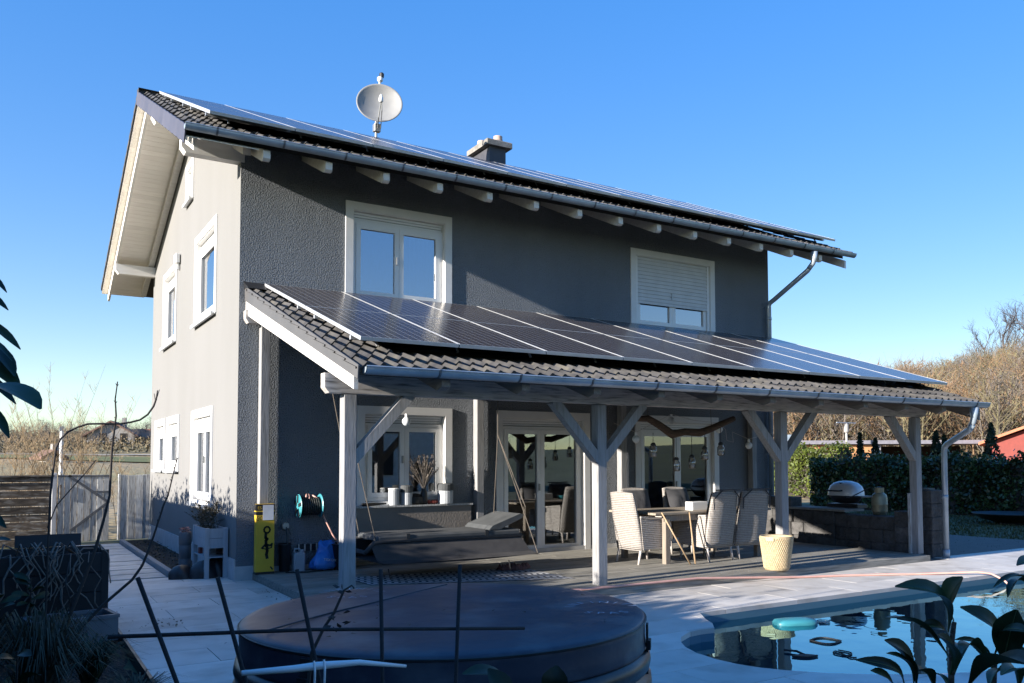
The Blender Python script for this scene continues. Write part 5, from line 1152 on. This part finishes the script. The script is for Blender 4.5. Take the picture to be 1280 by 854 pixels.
GB=thing('gas_bottle','small grey green gas bottle standing on the block wall','gas bottle',(10.75,-2.83,.71))
MB().lathe([(.115,0),(.115,.03),(.135,.04),(.14,.07),(.14,.17),(.143,.175),(.143,.195),(.14,.20),(.14,.30),(.125,.36),(.08,.40),(.045,.415)],(10.75,-2.83,.705),24).build('bottle_body',M['gasb'],GB,smooth=True)
MB().lathe([(.025,.41),(.025,.47),(.045,.475),(.045,.50),(.02,.51)],(10.75,-2.83,.705),14).build('valve',M['black'],GB); MB().tube([(10.72,-2.86,1.16),(10.7,-2.68,1.2),(10.6,-2.3,1.0),(10.7,-2.15,1.0)],.010,6).build('gas_hose',M['black'],GB)
MB().lathe([(.08,.40),(.085,.49),(.078,.49),(.07,.40)],(10.75,-2.83,.705),16).build('collar',M['gasb'],GB)
single(MB().box(10.33,10.375,-3.74,-3.69,.10,1.13,.004).xform(Matrix.Translation((0,0,0))),'timber_batten',M['silver'],'narrow grey batten standing upright against the block wall','batten',(10.35,-3.7,.1))
# ================================================================== pool things, hose
RB=thing('pool_robot','turquoise floating pool cleaner near the pool wall','pool cleaner',(4.7,-6.15,-.13))
rbm=MB(); n=28
for (s,z) in ((.9,-.06),(1.0,-.02),(1.0,.03),(.92,.06),(.6,.075),(.01,.078)):
    for k in range(n): a=2*math.pi*k/n; c_=math.copysign(abs(math.cos(a))**.6,math.cos(a)); s_=math.copysign(abs(math.sin(a))**.6,math.sin(a)); rbm.v.append((4.68+.25*s*c_,-6.14+.13*s*s_,-.13+z*.8))
rbm.f=[(i*n+k,i*n+(k+1)%n,(i+1)*n+(k+1)%n,(i+1)*n+k) for i in range(5) for k in range(n)]+[tuple(range(5*n,6*n))]
rbm.xform(Matrix.Translation((4.68,-6.14,0))@Matrix.Rotation(R(-20),4,'Z')@Matrix.Translation((-4.68,6.14,0))).build('float_body',M['teal'],RB,smooth=True)
MB().tube([(4.92,-6.22,-.12),(5.02,-6.2,-.12),(5.1,-6.27,-.12),(5.02,-6.33,-.12),(4.92,-6.28,-.12)],.014,8).build('float_ring',M['jar'],RB,smooth=True)
tag(MB().tube([(3.0,-4.05,.115),(3.9,-4.08,.112),(5.1,-4.09,.112),(6.9,-4.29,.016),(7.8,-4.62,.016),(8.643,-5.03,.016),(9.05,-5.3,.03),(9.3,-5.52,.05),(9.42,-5.66,.03),(9.5,-5.8,-.05),(9.45,-5.95,-.15),(9.3,-6.1,-.3),(9.1,-6.3,-.6)],.016,8).build('garden_hose',M['hose'],smooth=True),'long pink hose along the deck edge hanging into the pool','hose')
def floatfish(pts,closed,w,label,nm='pool_toy'):
    mb=MB(); P=pts+([pts[0],pts[1]] if closed else [])
    mb.tube([(x,y,-.122) for x,y in P],w,6); return tag(mb.build(nm,M['ink'],smooth=True,loc=(pts[0][0],pts[0][1],-.122)),label,'pool toy')
eye=[]
A=Vector((4.09,-6.85));B=Vector((4.33,-7.04)); dd=B-A; nn=Vector((-dd.y,dd.x))
for k in range(13): t=k/12; eye.append(tuple(A+dd*t+nn*.5*math.sin(math.pi*t)))
for k in range(1,12): t=1-k/12; eye.append(tuple(A+dd*t-nn*.5*math.sin(math.pi*t)))
floatfish(eye,True,.008,'black eye shaped ring floating on the pool water')
A=Vector((3.96,-7.30));B=Vector((3.83,-7.50)); dd=B-A; nn=Vector((-dd.y,dd.x)); e2=[]
for k in range(8): t=k/7; e2.append(tuple(A+dd*t+nn*.35*math.sin(math.pi*t)))
for k in range(1,7): t=1-k/7; e2.append(tuple(A+dd*t-nn*.35*math.sin(math.pi*t)))
floatfish(e2+[tuple(B),(3.80,-7.56),(3.84,-7.60)],False,.007,'small black ring with a curled tail floating on the pool')
A=Vector((3.38,-7.24));B=Vector((3.60,-7.36)); dd=B-A; nn=Vector((-dd.y,dd.x)); pf=[A+dd*t+nn*.22*math.sin(math.pi*t) for t in [i/8 for i in range(9)]]+[A+dd*t-nn*.22*math.sin(math.pi*t) for t in [1-i/8 for i in range(1,8)]]
m_=MB().prism([tuple(p) for p in pf],2,-.128,-.112); m_.tube([(3.52,-7.28,-.12),(3.55,-7.15,-.11),(3.49,-7.05,-.11)],.012,6)
tag(m_.build('pool_toy',M['ink'],loc=(3.5,-7.3,-.12)),'dark leaf shaped toy with a fin floating on the pool','pool toy')

# fallen leaves and crumbs on the paving
pc=MB(); rv=[]
for i in range(110):
    if i<45: x,y=-1.62+U(-.2,.45),-2.95+U(-.3,.3)
    elif i<65: x,y=.12+U(-.15,.1),-1.6+U(-.5,.4)
    else: x,y=U(-1.8,2.2),U(-6,.8)
    if x>.2 and y>-4.1: continue
    a=U(0,6.28); s_=U(.012,.035); pc.add([(x,y,.004),(x+s_*math.cos(a),y+s_*math.sin(a),.006+U(0,.012)),(x+s_*math.cos(a+.9),y+s_*math.sin(a+.9),.005+U(0,.01))],[(0,1,2)]); rv.append(rng.random())
o=kind(pc.build('fallen_leaves',M['drygrass'],rv=rv),'stuff'); o['label']='crumbs and fallen leaves scattered on the paving'
# ================================================================== hedges
def foliage(name,n,sampler,size,m,flat=.0,parent=None):
    mb=MB(); rv=[]
    for i in range(n):
        p,rvv=sampler(); a=U(0,6.28); b=U(-1,1); s=size*U(.6,1.25)
        d=Vector((math.cos(a)*math.sqrt(1-b*b),math.sin(a)*math.sqrt(1-b*b),b*(1-flat))).normalized(); t=d.orthogonal().normalized(); t=Matrix.Rotation(U(0,6.28),3,d)@t
        p=Vector(p); mb.add([p-d*s*.5,p+t*s*.26,p+d*s*.5,p-t*s*.26],[(0,1,2,3)]); rv.append(rvv)
    return mb.build(name,M[m],parent,rv=rv)
def hedge(name,label,x0,x1,y0,y1,h,n,size,m,spiky=.2):
    t=thing(name,label,'hedge',((x0+x1)/2,(y0+y1)/2,0))
    core=MB(); 
    core.box(x0+.16,x1-.16,y0+.12,y1-.12,-.05,h-.17).build('hedge_core',M['twig'],t)
    def s():
        r=rng.random()
        y=U(y0,y1); bump=.10*math.sin(y*2.1)+.07*math.sin(y*5.3+1)+.05*math.sin(y*11.)
        if r<.45: x=x0+U(-.02,.20)+bump*.6; z=U(0,1)**.8*(h-.1+bump); 
        elif r<.72: x=x1-U(-.02,.20)-bump*.6; z=U(0,1)**.8*(h-.1+bump)
        elif r<.95: x=U(x0,x1); z=h-.22+U(-.12,.22)+bump+(U(0,spiky) if rng.random()<.2 else 0)
        else:
            x=U(x0,x1); y=rng.choice((y0+U(0,.15),y1-U(0,.15))); z=U(0,h)
        return (x,y,max(z,.02)),min(1,max(0,.5+.3*math.sin(y*3+z*4)+U(-.35,.35)))
    foliage('foliage',n,s,size,m,parent=t)
    return t
hedge('garden_hedge','long clipped laurel hedge behind the lawn and grill',23.0,24.3,-5.0,9.2,1.80,24000,.16,'hedge')
hedge('sunlit_hedge','sunlit yellow green hedge beyond the end of the dark laurel hedge',28.9,30.2,12.6,18,2.35,9000,.17,'hedgelit')
hedge('boundary_hedge','tall leafy hedge along the left garden boundary',-5.2,-4.2,-9.5,7.9,2.22,24000,.13,'hedge',spiky=.3)
hedge('tall_boundary_hedge','taller leafy hedge on the left garden boundary near the planting bed',-5.3,-4.2,-18,-9.4,2.62,9000,.16,'hedge',spiky=.3)  # unseen taller stretch, raised to keep the left foreground leaves in shade
def cone(name,label,x,y,h,r,n,m,grp):
    t=thing(name,label,'conifer',(x,y,0),grp); MB().tube([(x,y,-.05),(x,y,h*.95)],[.05,.01],6).build('trunk',M['twig'],t)
    def s():
        z=U(.05,1)**.8*h; rr=r*(1-(z/h)**1.6)*U(.55,1.05)+.02; a=U(0,6.28); return (x+rr*math.cos(a),y+rr*math.sin(a),z),rng.random()
    foliage('crown',n,s,.17,m,parent=t)
for i,(x,y,h,r) in enumerate(((25.2,8.55,2.75,.26),(25.4,8.0,2.55,.42),(26.2,6.0,2.78,.42),(26.0,5.55,2.6,.3),(28.6,5.3,3.1,.5)  )):
    cone('cypress',['slim dark cypress above the hedge, seen right of the brace','short wide cypress above the hedge beside the slim one','dark cypress above the hedge just right of the last post','narrow cypress next to the downpipe above the hedge','tall pointed cypress above the hedge near the red roof','small cypress above the sunlit part of the hedge','small sunlit cypress at the left end of the hedge'][i],x,y,h,r,900,'thuja','cypresses behind the hedge')
FB=thing('fire_bowl','dark shallow fire bowl on the lawn before the hedge','fire bowl',(20.6,.3,-.06)); MB().lathe([(.25,.0),(.75,.12),(.98,.26),(1.0,.28),(.96,.28),(.7,.16),(.1,.08)],(20.6,.2,-.04),28).build('bowl',M['black'],FB,smooth=True); MB().lathe([(.3,-.02),(.28,.05)],(20.6,.2,-.04),16).build('foot',M['black'],FB)
# ================================================================== carport, red house, lamp
CP=thing('carport','long low carport with pale flat roof edge beyond the hedge','carport',(33,10,0))
dirv=Vector((7.9,-5.0,0)).normalized(); nv=Vector((-dirv.y,dirv.x,0)); o0=Vector((27.4,14.6,0))
def cpb(a,b,d0,d1,z0,z1,name,m): 
    c_=o0+dirv*((a+b)/2)+nv*((d0+d1)/2)+Vector((0,0,(z0+z1)/2)); MB().obox(c_,(b-a,d1-d0,z1-z0),Matrix.Rotation(math.atan2(dirv.y,dirv.x),3,'Z')).build(name,m,CP)
cpb(-2.5,10.6,0,4.5,2.47,2.62,'roof',M['purpleroof']); cpb(-2.6,10.7,-.05,0.0,2.46,2.63,'roof_edge',M['purpleroof'])
cpb(-2.5,4.4,.25,.35,0,2.42,'plank_wall',M['orangewall']); cpb(4.4,10.4,4.2,4.3,0,2.42,'rear_wall',M['darkopen'])  # back wall near-black, shade of the open bay put into its colour
for a in (4.5,7.6,10.3): cpb(a,a+.22,.1,.3,0,2.4,'post',M['purpleroof'])
for i in range(14): cpb(-2.4+.48*i,-2.37+.48*i,.235,.249,0,2.4,'wall_board_joint',M['redwall'])
cpb(.6,1.4,1.5,2.2,2.62,2.95,'roof_vent',M['zinc'])
for o in CP.children: o.data.transform(Matrix.Translation((CX,CY,1.69))@Matrix.Scale(1.32,4)@Matrix.Translation((-CX,-CY,-1.69)))
RHs=thing('red_house','red house with orange tiled roof at the right edge beyond the hedge','house',(52,12,0))
ax=Vector((.881,.472,0)); side=Vector((.47,-.88,0)); b0=Vector((45.2,15.6,0))
def rhp(s,d,z): return tuple(b0+side*s+ax*d+Vector((0,0,z)))
MB().add([rhp(.6,.4,-.1),rhp(9.6,.4,-.1),rhp(9.6,8,-.1),rhp(.6,8,-.1),rhp(.6,.4,2.75),rhp(5.1,.4,4.4),rhp(9.6,.4,2.75),rhp(9.6,8,2.75),rhp(5.1,8,4.4),rhp(.6,8,2.75)],[(0,1,6,5,4),(1,2,7,6),(2,3,9,8,7),(3,0,4,9)]).build('wall',M['redwall'],RHs)
for (s0,s1,z0,z1) in ((0,5.1,2.58,4.55),(5.1,10.2,4.55,2.58)): MB().add([rhp(s0,-.2,z0),rhp(s1,-.2,z1),rhp(s1,8.6,z1),rhp(s0,8.6,z0),rhp(s0,-.2,z0+.16),rhp(s1,-.2,z1+.16),rhp(s1,8.6,z1+.16),rhp(s0,8.6,z0+.16)],[(0,1,2,3),(7,6,5,4),(0,4,5,1),(1,5,6,2),(2,6,7,3),(3,7,4,0)]).build('roof',M['redtile'],RHs)
MB().add([rhp(3,.34,.9),rhp(4.4,.34,.9),rhp(4.4,.34,2.2),rhp(3,.34,2.2)],[(0,1,2,3)]).build('window',M['darkopen'],RHs)
LP=thing('lamp_post','white lamp post with box head beyond the carport','street lamp',(39.06,20,0))
MB().tube([(39.06,20,-.1),(39.06,20,3.3)],[.07,.05],10).build('pole',M['wallw'],LP); MB().lathe([(.06,0),(.13,.1),(.13,.5),(.05,.6)],(39.06,20,3.3),12).build('lamp_head',M['wallg'],LP); MB().box(38.2,39.9,19.97,20.03,3.9,3.96).build('cross_arm',M['zinc'],LP)
# ================================================================== bare trees
def bare_tree(h,r0,seed,depth=4,spread=.5,up=.25,kids=(4,4,3,3),sides=(6,5,4,3,3),low=.35,seg=3,zz=.05):
    g=random.Random(seed); mb=MB()
    def grow(p,d,L,r,lv):
        pts=[p]; q=Vector(p); dd=Vector(d)
        for i in range(seg):
            dd=(dd+Vector((g.uniform(-1,1),g.uniform(-1,1),g.uniform(-.6,.8)))*zz*(1+lv)).normalized(); q=q+dd*L/seg; pts.append(q.copy())
        mb.tube(pts,[r*(1-.62*i/seg) for i in range(seg+1)],sides[min(lv,len(sides)-1)],False)
        if lv>=depth: return
        for k in range(kids[min(lv,len(kids)-1)]):
            t=g.uniform(low if lv==0 else .3,.98); i=min(int(t*seg),seg-1); pp=pts[i].lerp(pts[i+1],t*seg-i)
            a=g.uniform(0,6.28); dn=dd; o=dn.orthogonal().normalized(); o=Matrix.Rotation(a,3,dn)@o
            nd=(dn*(1-spread*.6)+o*spread*g.uniform(.7,1.2)+Vector((0,0,up))).normalized()
            grow(pp,nd,L*g.uniform(.42,.68)*(1.05-.3*t if lv==0 else 1),r*(.30 if lv==0 else .5),lv+1)
    grow(Vector((0,0,0)),Vector((0,0,1)),h*.62 if depth>2 else h*.8,r0,0)
    return mb
# hill height
import bisect
TV=[tuple(v) for v in vs] if False else None
_TV=vs_ter
def ground(x,y):
    dx,dy=x-CX,y-CY; r=math.hypot(dx,dy); az=math.degrees(math.atan2(dx,dy))
    rad=[0,6,12,18,26,36,48,62,80,100,125,155,190,230,280,340,420,560,800,1300,2200,4200]; i=max(0,bisect.bisect(rad,r)-1); n=144
    k=(az+180)/2.5; k0=int(k)%n; tk=k-int(k); tr=(r-rad[i])/(rad[i+1]-rad[i])
    z=lambda a,b: _TV[a*n+b%n][2]
    return (z(i,k0)*(1-tk)+z(i,k0+1)*tk)*(1-tr)+(z(i+1,k0)*(1-tk)+z(i+1,k0+1)*tk)*tr
def pol(az,r): return CX+r*math.sin(R(az)),CY+r*math.cos(R(az))
def twigs(mb,h,n,g,r=.22):
    for i in range(n):
        z=h*g.uniform(.35,1.0); rr=h*r*math.sin(math.pi*min(max((z/h-.3)/.75,.05),1))**.6*g.uniform(.2,1); a=g.uniform(0,6.28); p=Vector((rr*math.cos(a),rr*math.sin(a),z)); d=Vector((g.uniform(-1,1),g.uniform(-1,1),g.uniform(-.3,1)))*g.uniform(.2,.5); w=Vector((-math.sin(a+.7),math.cos(a+.7),.1))*g.uniform(.03,.08)
        mb.add([p-w,p+w,p+d+w*.3,p+d-w*.3],[(0,1,2,3)])
    return mb
def forest(h,seed,n): g=random.Random(seed); return twigs(bare_tree(h,.12,seed,depth=2,spread=.6,up=.12,kids=(13,5),sides=(5,3,3),low=.30,seg=3),h*.95,n,g,.30)
tm=[forest(U(7.5,9.5),100+i,300).mesh('forest_tree',M[['forest','forest2','forestd'][i%3]]) for i in range(7)]
def tree(me,name,az,r,s,label,cat='tree',grp=None):
    x,y=pol(az,r); o=link(name,me,None,(x,y,ground(x,y)-.2),(0,0,U(0,6.28))); o.scale=(s,s,s*U(.9,1.1)); return tag(o,label,cat,grp)
grp='bare trees of the forest on the hillside'
for i in range(240):
    az=47+ (i*0.618034%1)*18+U(-.2,.2); r=78+115*((i*.7548)%1)
    tree(tm[i%7],'forest_tree',az,r,U(.8,1.15),'slender bare brown tree among the forest on the sunlit hillside','tree',grp)
# wood mass and brown understorey
def mass(name,azr,rr,n,scale,meshes,label):
    import numpy as np
    Vs=[];Fs=[];o=0
    data=[]
    for me in meshes:
        v=np.empty(len(me.vertices)*3); me.vertices.foreach_get('co',v); f=np.array([tuple(p.vertices) for p in me.polygons]); data.append((v.reshape(-1,3),f))
    for i in range(n):
        x,y=pol(U(*azr),U(*rr)); s=U(*scale); a=U(0,6.28); v,f=data[i%len(data)]; c_,sn=math.cos(a)*s,math.sin(a)*s
        w=np.stack([v[:,0]*c_-v[:,1]*sn+x,v[:,0]*sn+v[:,1]*c_+y,v[:,2]*s+ground(x,y)-.2],1); Vs.append(w); Fs.append(f+o); o+=len(w)
    Vs=np.concatenate(Vs); Fs=np.concatenate(Fs); me=bpy.data.meshes.new(name); me.vertices.add(len(Vs)); me.vertices.foreach_set('co',Vs.ravel()); me.loops.add(Fs.size); me.loops.foreach_set('vertex_index',Fs.ravel().astype('int32')); me.polygons.add(len(Fs)); me.polygons.foreach_set('loop_start',np.arange(0,Fs.size,4,dtype='int32')); me.polygons.foreach_set('loop_total',np.full(len(Fs),4,dtype='int32')); me.update(); me.validate(); me.materials.append(meshes[0].materials[0])
    ob=kind(link(name,me),'stuff'); ob['label']=label; return ob
tl=[twigs(bare_tree(U(7,9),.12,200+i,depth=1,spread=.6,up=.1,kids=(8,),sides=(4,3),low=.25,seg=2),8,190,random.Random(i),.32).mesh('t',M['forest']) for i in range(5)]
for mm,zone in (('forest',(44,70)),('forest2',(44,70)),('forestd',(44,70))):
    for me in tl: me.materials.clear(); me.materials.append(M[mm])
    mass('hill_wood',zone,(90,256),600,(.75,1.15),tl,'bare brown wood covering the hillside')
for me in tl: me.materials.clear(); me.materials.append(M['forestd'])
mass('far_wood',(-6,26),(160,225),700,(.28,.5),tl,'far bare wood along the left skyline')
def scrub(name,azr,rr,n,size,hgt,m,label):
    def s():
        x,y=pol(U(*azr),U(*rr)); return (x,y,ground(x,y)+U(0,hgt)),min(1,max(0,.5+.35*math.sin(x*.25)*math.sin(y*.21)+U(-.3,.3)))
    o=kind(foliage(name,n,s,size,m),'stuff'); o['label']=label
scrub('hill_scrub',(44,70),(72,256),70000,.5,1.6,'brown','brown undergrowth and leaf litter of the hillside')
scrub('far_scrub',(-8,26),(141,225),30000,.5,1.5,'brown','brown scrub below the left skyline')
# ridge trees and conifers on the skyline
big=[bare_tree(16,.34,300+i,depth=4,spread=.6,up=.18,kids=(9,5,4,3),sides=(6,4,3,3,3),low=.3).mesh('ridge_tree',M['ridge']) for i in range(3)]
rl=['bare tree on the ridge, left of the three on the skyline','tall bare tree on the ridge, middle of the three','broad bare tree at the right end of the ridge','faint bare tree rising behind the veranda roof','small bare tree on the skyline left of the hill','bare tree between the roofs on the far skyline']
for i,(az,r,s) in enumerate(((59.9,240,1.15),(60.9,238,1.35),(62.2,234,1.6),(55.2,262,.85),(56.6,268,.6),(58.8,246,.5))): tree(big[i%3],'ridge_tree',az,r,s,rl[i],'tree','trees on the hill ridge')
def spruce(name,az,r,h,label):
    x,y=pol(az,r); z0=ground(x,y); t=thing(name,label,'tree',(x,y,z0-.2)); MB().tube([(x,y,z0-.3),(x,y,z0+h)],[h*.02,.02],5).build('trunk',M['forestd'],t)
    def s():
        t_=U(0,1); z=h*(.12+.88*t_); k=int(z/h*9); rr=h*.20*(1-t_)*(.6+.4*((z/h*9)%1))*U(.4,1.1); a=U(0,6.28); return (x+rr*math.cos(a),y+rr*math.sin(a),z0+z),rng.random()
    foliage('crown',1100,s,h*.07,'conif',parent=t)
for i,(az,r,h) in enumerate(((62.6,205,12),(63.6,214,13),(59.2,240,6),(59.8,244,7),(58.5,246,5))): spruce('spruce',az,r,h,['dark spruce on the slope below the right ridge trees','taller dark spruce at the right edge of the slope','small dark spruce on the skyline, left of its pair','small dark spruce on the skyline, right of its pair','tiny dark spruce low on the skyline by the roof'][i])
# ================================================================== left distance
FH=thing('farmhouse','far farmhouse with low brown gable roof on the left skyline','house',pol(5.6,170)+(ground(*pol(5.6,170)),))
def gablehouse(t,az,r,w,d,h,rh,ang,mw,mr,win=3):
    x,y=pol(az,r); z=ground(x,y)-.3; q=Matrix.Translation((x,y,z))@Matrix.Rotation(R(ang),4,'Z')
    MB().add([(-w/2,-d/2,0),(w/2,-d/2,0),(w/2,d/2,0),(-w/2,d/2,0),(-w/2,-d/2,h),(0,-d/2,h+rh),(w/2,-d/2,h),(w/2,d/2,h),(0,d/2,h+rh),(-w/2,d/2,h)],[(0,1,6,5,4),(1,2,7,6),(2,3,9,8,7),(3,0,4,9)]).xform(q).build('wall',mw,t)
    e=.7; k=rh/(w/2)
    for s in (-1,1): MB().add([(s*(w/2+e),-d/2-e,h-e*k),(0,-d/2-e,h+rh+.02),(0,d/2+e,h+rh+.02),(s*(w/2+e),d/2+e,h-e*k),(s*(w/2+e),-d/2-e,h-e*k+.3),(0,-d/2-e,h+rh+.3),(0,d/2+e,h+rh+.3),(s*(w/2+e),d/2+e,h-e*k+.3)],[(0,1,2,3),(7,6,5,4),(0,4,5,1),(2,6,7,3),(3,7,4,0),(1,5,6,2)]).xform(q).build('roof',mr,t)
    for i in range(win): MB().box(-w/2+w*(i+.6)/(win+.3),-w/2+w*(i+.6)/(win+.3)+1.1,-d/2-.04,-d/2-.01,h*.35,h*.35+1.3).xform(q).build('window',M['darkopen'],t)
    MB().box(w*.15,w*.15+.7,-.3,.4,h+rh*.5,h+rh+1).xform(q).build('chimney',M['wallg'],t)
brn=mat('brown_roof',(.22,.13,.10),(.16,.09,.07),rough=.9)
gablehouse(FH,5.6,170,7.4,9,1.6,2.2,-14,M['wallg'],brn,2)
t=thing('barn','far long barn with dull red roof right of the farmhouse','barn',pol(7.6,172)+(0,)); gablehouse(t,7.6,172,9,5,.8,1.5,74,M['wallw'],M['redtile'],2)
t=thing('cottage','small far white cottage with reddish roof in the left field','house',pol(2.2,118)+(0,)); gablehouse(t,2.2,118,1.7,2.0,.9,.5,20,M['wallw'],brn,1)
t=thing('garage','far red brick shed behind the gable wall edge','shed',pol(9.3,150)+(0,)); gablehouse(t,9.3,150,5,5,2.0,1.0,10,M['redtile'],brn,1)
PW_=thing('white_post','thin white marker post in the left field','post',(.5,56,0)); MB().tube([(.52,56,ground(.52,56)-.2),(.52,56,4.0)],[.13,.11],8).build('pole',M['pvc'],PW_); MB().box(.38,.66,55.9,56.1,3.95,4.3).build('post_head',M['wallg'],PW_)
# meadow strip and road on the far field
ms=MB()
for i in range(25):
    az=-4+i*.8
    for r in (122,133): x,y=pol(az,r); ms.v.append((x,y,ground(x,y)+.14))
ms.f=[(2*i,2*i+2,2*i+3,2*i+1) for i in range(24)]
kind(ms.build('meadow',mat('meadow_green',(.16,.18,.045),(.12,.13,.04),rough=1,ns=.2,nd=6),smooth=True),'structure')
ms=MB()
for i in range(25):
    az=-4+i*.8
    for r in (136,137.4): x,y=pol(az,r); ms.v.append((x,y,ground(x,y)+.2))
ms.f=[(2*i,2*i+2,2*i+3,2*i+1) for i in range(24)]
kind(ms.build('field_track',mat('gravel_track',(.42,.38,.32),rough=1,ns=1),smooth=True),'structure')
# far trees left
bt=[bare_tree(8,.16,400+i,depth=4,spread=.6,up=.2,kids=(8,4,3,3),sides=(5,4,3,3,3),low=.2).mesh('field_tree',M['forestd']) for i in range(2)]
for i,(az,r,s) in enumerate(((8.3,150,1.15),(7.9,158,.8),(9.0,160,1.0),(6.6,150,.6))): tree(bt[i%2],'field_tree',az,r,s,['bare round tree beside the far barn, tallest there','bare tree half hidden behind the tallest one by the barn','bare tree nearest the white gable wall on the far slope','low bare tree in front of the far farmhouse'][i],'tree','bare trees by the far farm')
spruce('spruce',8.7,152,5.5,'dark evergreen beside the bare tree by the far barn')
# golden shrubs beyond the fence
def shrub(seed,h,n,m):
    g=random.Random(seed); mb=MB()
    for i in range(n):
        a=g.uniform(0,6.28); s=g.uniform(.15,.85); hh=h*g.uniform(.45,1); p=[Vector((g.uniform(-.25,.25),g.uniform(-.25,.25),-.1))]
        for k in range(1,6): t=k/5; p.append(Vector((p[0].x+math.cos(a)*s*h*.45*t**1.2+g.uniform(-.06,.06),p[0].y+math.sin(a)*s*h*.45*t**1.2+g.uniform(-.06,.06),hh*t)))
        mb.tube(p,[.014,.012,.010,.007,.004,.002],4,False)
        for k in range(11):
            t=g.uniform(.25,.97)*5; j=min(int(t),4); q=p[j].lerp(p[j+1],t-j); b=g.uniform(0,6.28); L=g.uniform(.25,.8)*(1-t/7.5); e=q+Vector((math.cos(b)*L*.55,math.sin(b)*L*.55,L*.8)); mid=q.lerp(e,.5)+Vector((g.uniform(-.04,.04),g.uniform(-.04,.04),.02)); mb.tube([q,mid,e],[.005,.0035,.0015],3,False)
            for w in range(4): u=g.uniform(.2,.95); qq=q.lerp(e,u); c_=g.uniform(0,6.28); mb.tube([qq,qq+Vector((math.cos(c_)*.12,math.sin(c_)*.12,.17))],[.003,.0015],3,False)
    return mb
for i,(x,y,h,n) in enumerate(((-2.5,13.0,2.9,20),(-1.75,12.2,4.3,18),(-.9,13.4,3.7,14),(-3.2,11.5,2.2,14),(.15,14.5,2.0,9),(-1.3,14.8,2.3,12))):
    t=thing('bare_shrub',['dense bare golden shrub behind the dark plank fence','tallest bare shrub with fine twigs against the sky behind the gate post','loose bare shrub behind the gate boards','bare shrub at the far left behind the plank fence','low bare shrub beside the gable wall edge','bare shrub behind the gate, lower than its neighbours'][i],'shrub',(x,y,0),'bare shrubs beyond the fence')
    mb=shrub(500+i,h,n,None); mb.xform(Matrix.Translation((x,y,0))); mb.build('twigs',M['shrubtwig'],t)
# ================================================================== garden behind the camera (seen in panes and water)
NH=thing('neighbour_house','white neighbouring house with red roof behind the garden','house',(15,-34,0))
q=Matrix.Translation((13,-36,0))
MB().add([(-5,-5,-.1),(5,-5,-.1),(5,5,-.1),(-5,5,-.1),(-5,-5,5),(5,-5,5),(5,5,5),(-5,5,5),(0,-5,7.6),(0,5,7.6)],[(0,1,5,8,4),(1,2,6,5),(2,3,7,9,6),(3,0,4,7)]).xform(q).build('wall',M['wallw'],NH)
for s in (-1,1): MB().add([(s*5.8,-5.8,4.6),(0,-5.8,7.65),(0,5.8,7.65),(s*5.8,5.8,4.6),(s*5.8,-5.8,4.8),(0,-5.8,7.85),(0,5.8,7.85),(s*5.8,5.8,4.8)],[(0,1,2,3),(7,6,5,4),(0,4,5,1),(2,6,7,3),(3,7,4,0),(1,5,6,2)]).xform(q).build('roof',M['redtile'],NH)
for (x,z) in ((-3,1),(1,1),(-3,3.3),(1.5,3.3)): MB().box(x,x+1.2,5.01,5.05,z,z+1.3).xform(q).build('window',M['darkopen'],NH)
def hedgex(name,label,x0,x1,y0,y1,h,n):
    t=thing(name,label,'hedge',((x0+x1)/2,(y0+y1)/2,0)); MB().box(x0+.2,x1-.2,y0+.2,y1-.2,-.05,h-.3).build('hedge_core',M['twig'],t)
    foliage('foliage',n,lambda:((U(x0,x1),rng.choice((y0+U(0,.3),y1-U(0,.3),U(y0,y1))),U(0,1)**.8*h+U(-.1,.15)),rng.random()),.28,'hedge',parent=t)
hedgex('rear_hedge','dark hedge behind the garden facing the house',-6,9,-20,-18.6,2.2,6000)
for o in list(bpy.data.objects):
    if 'o0' in o: del o['o0']
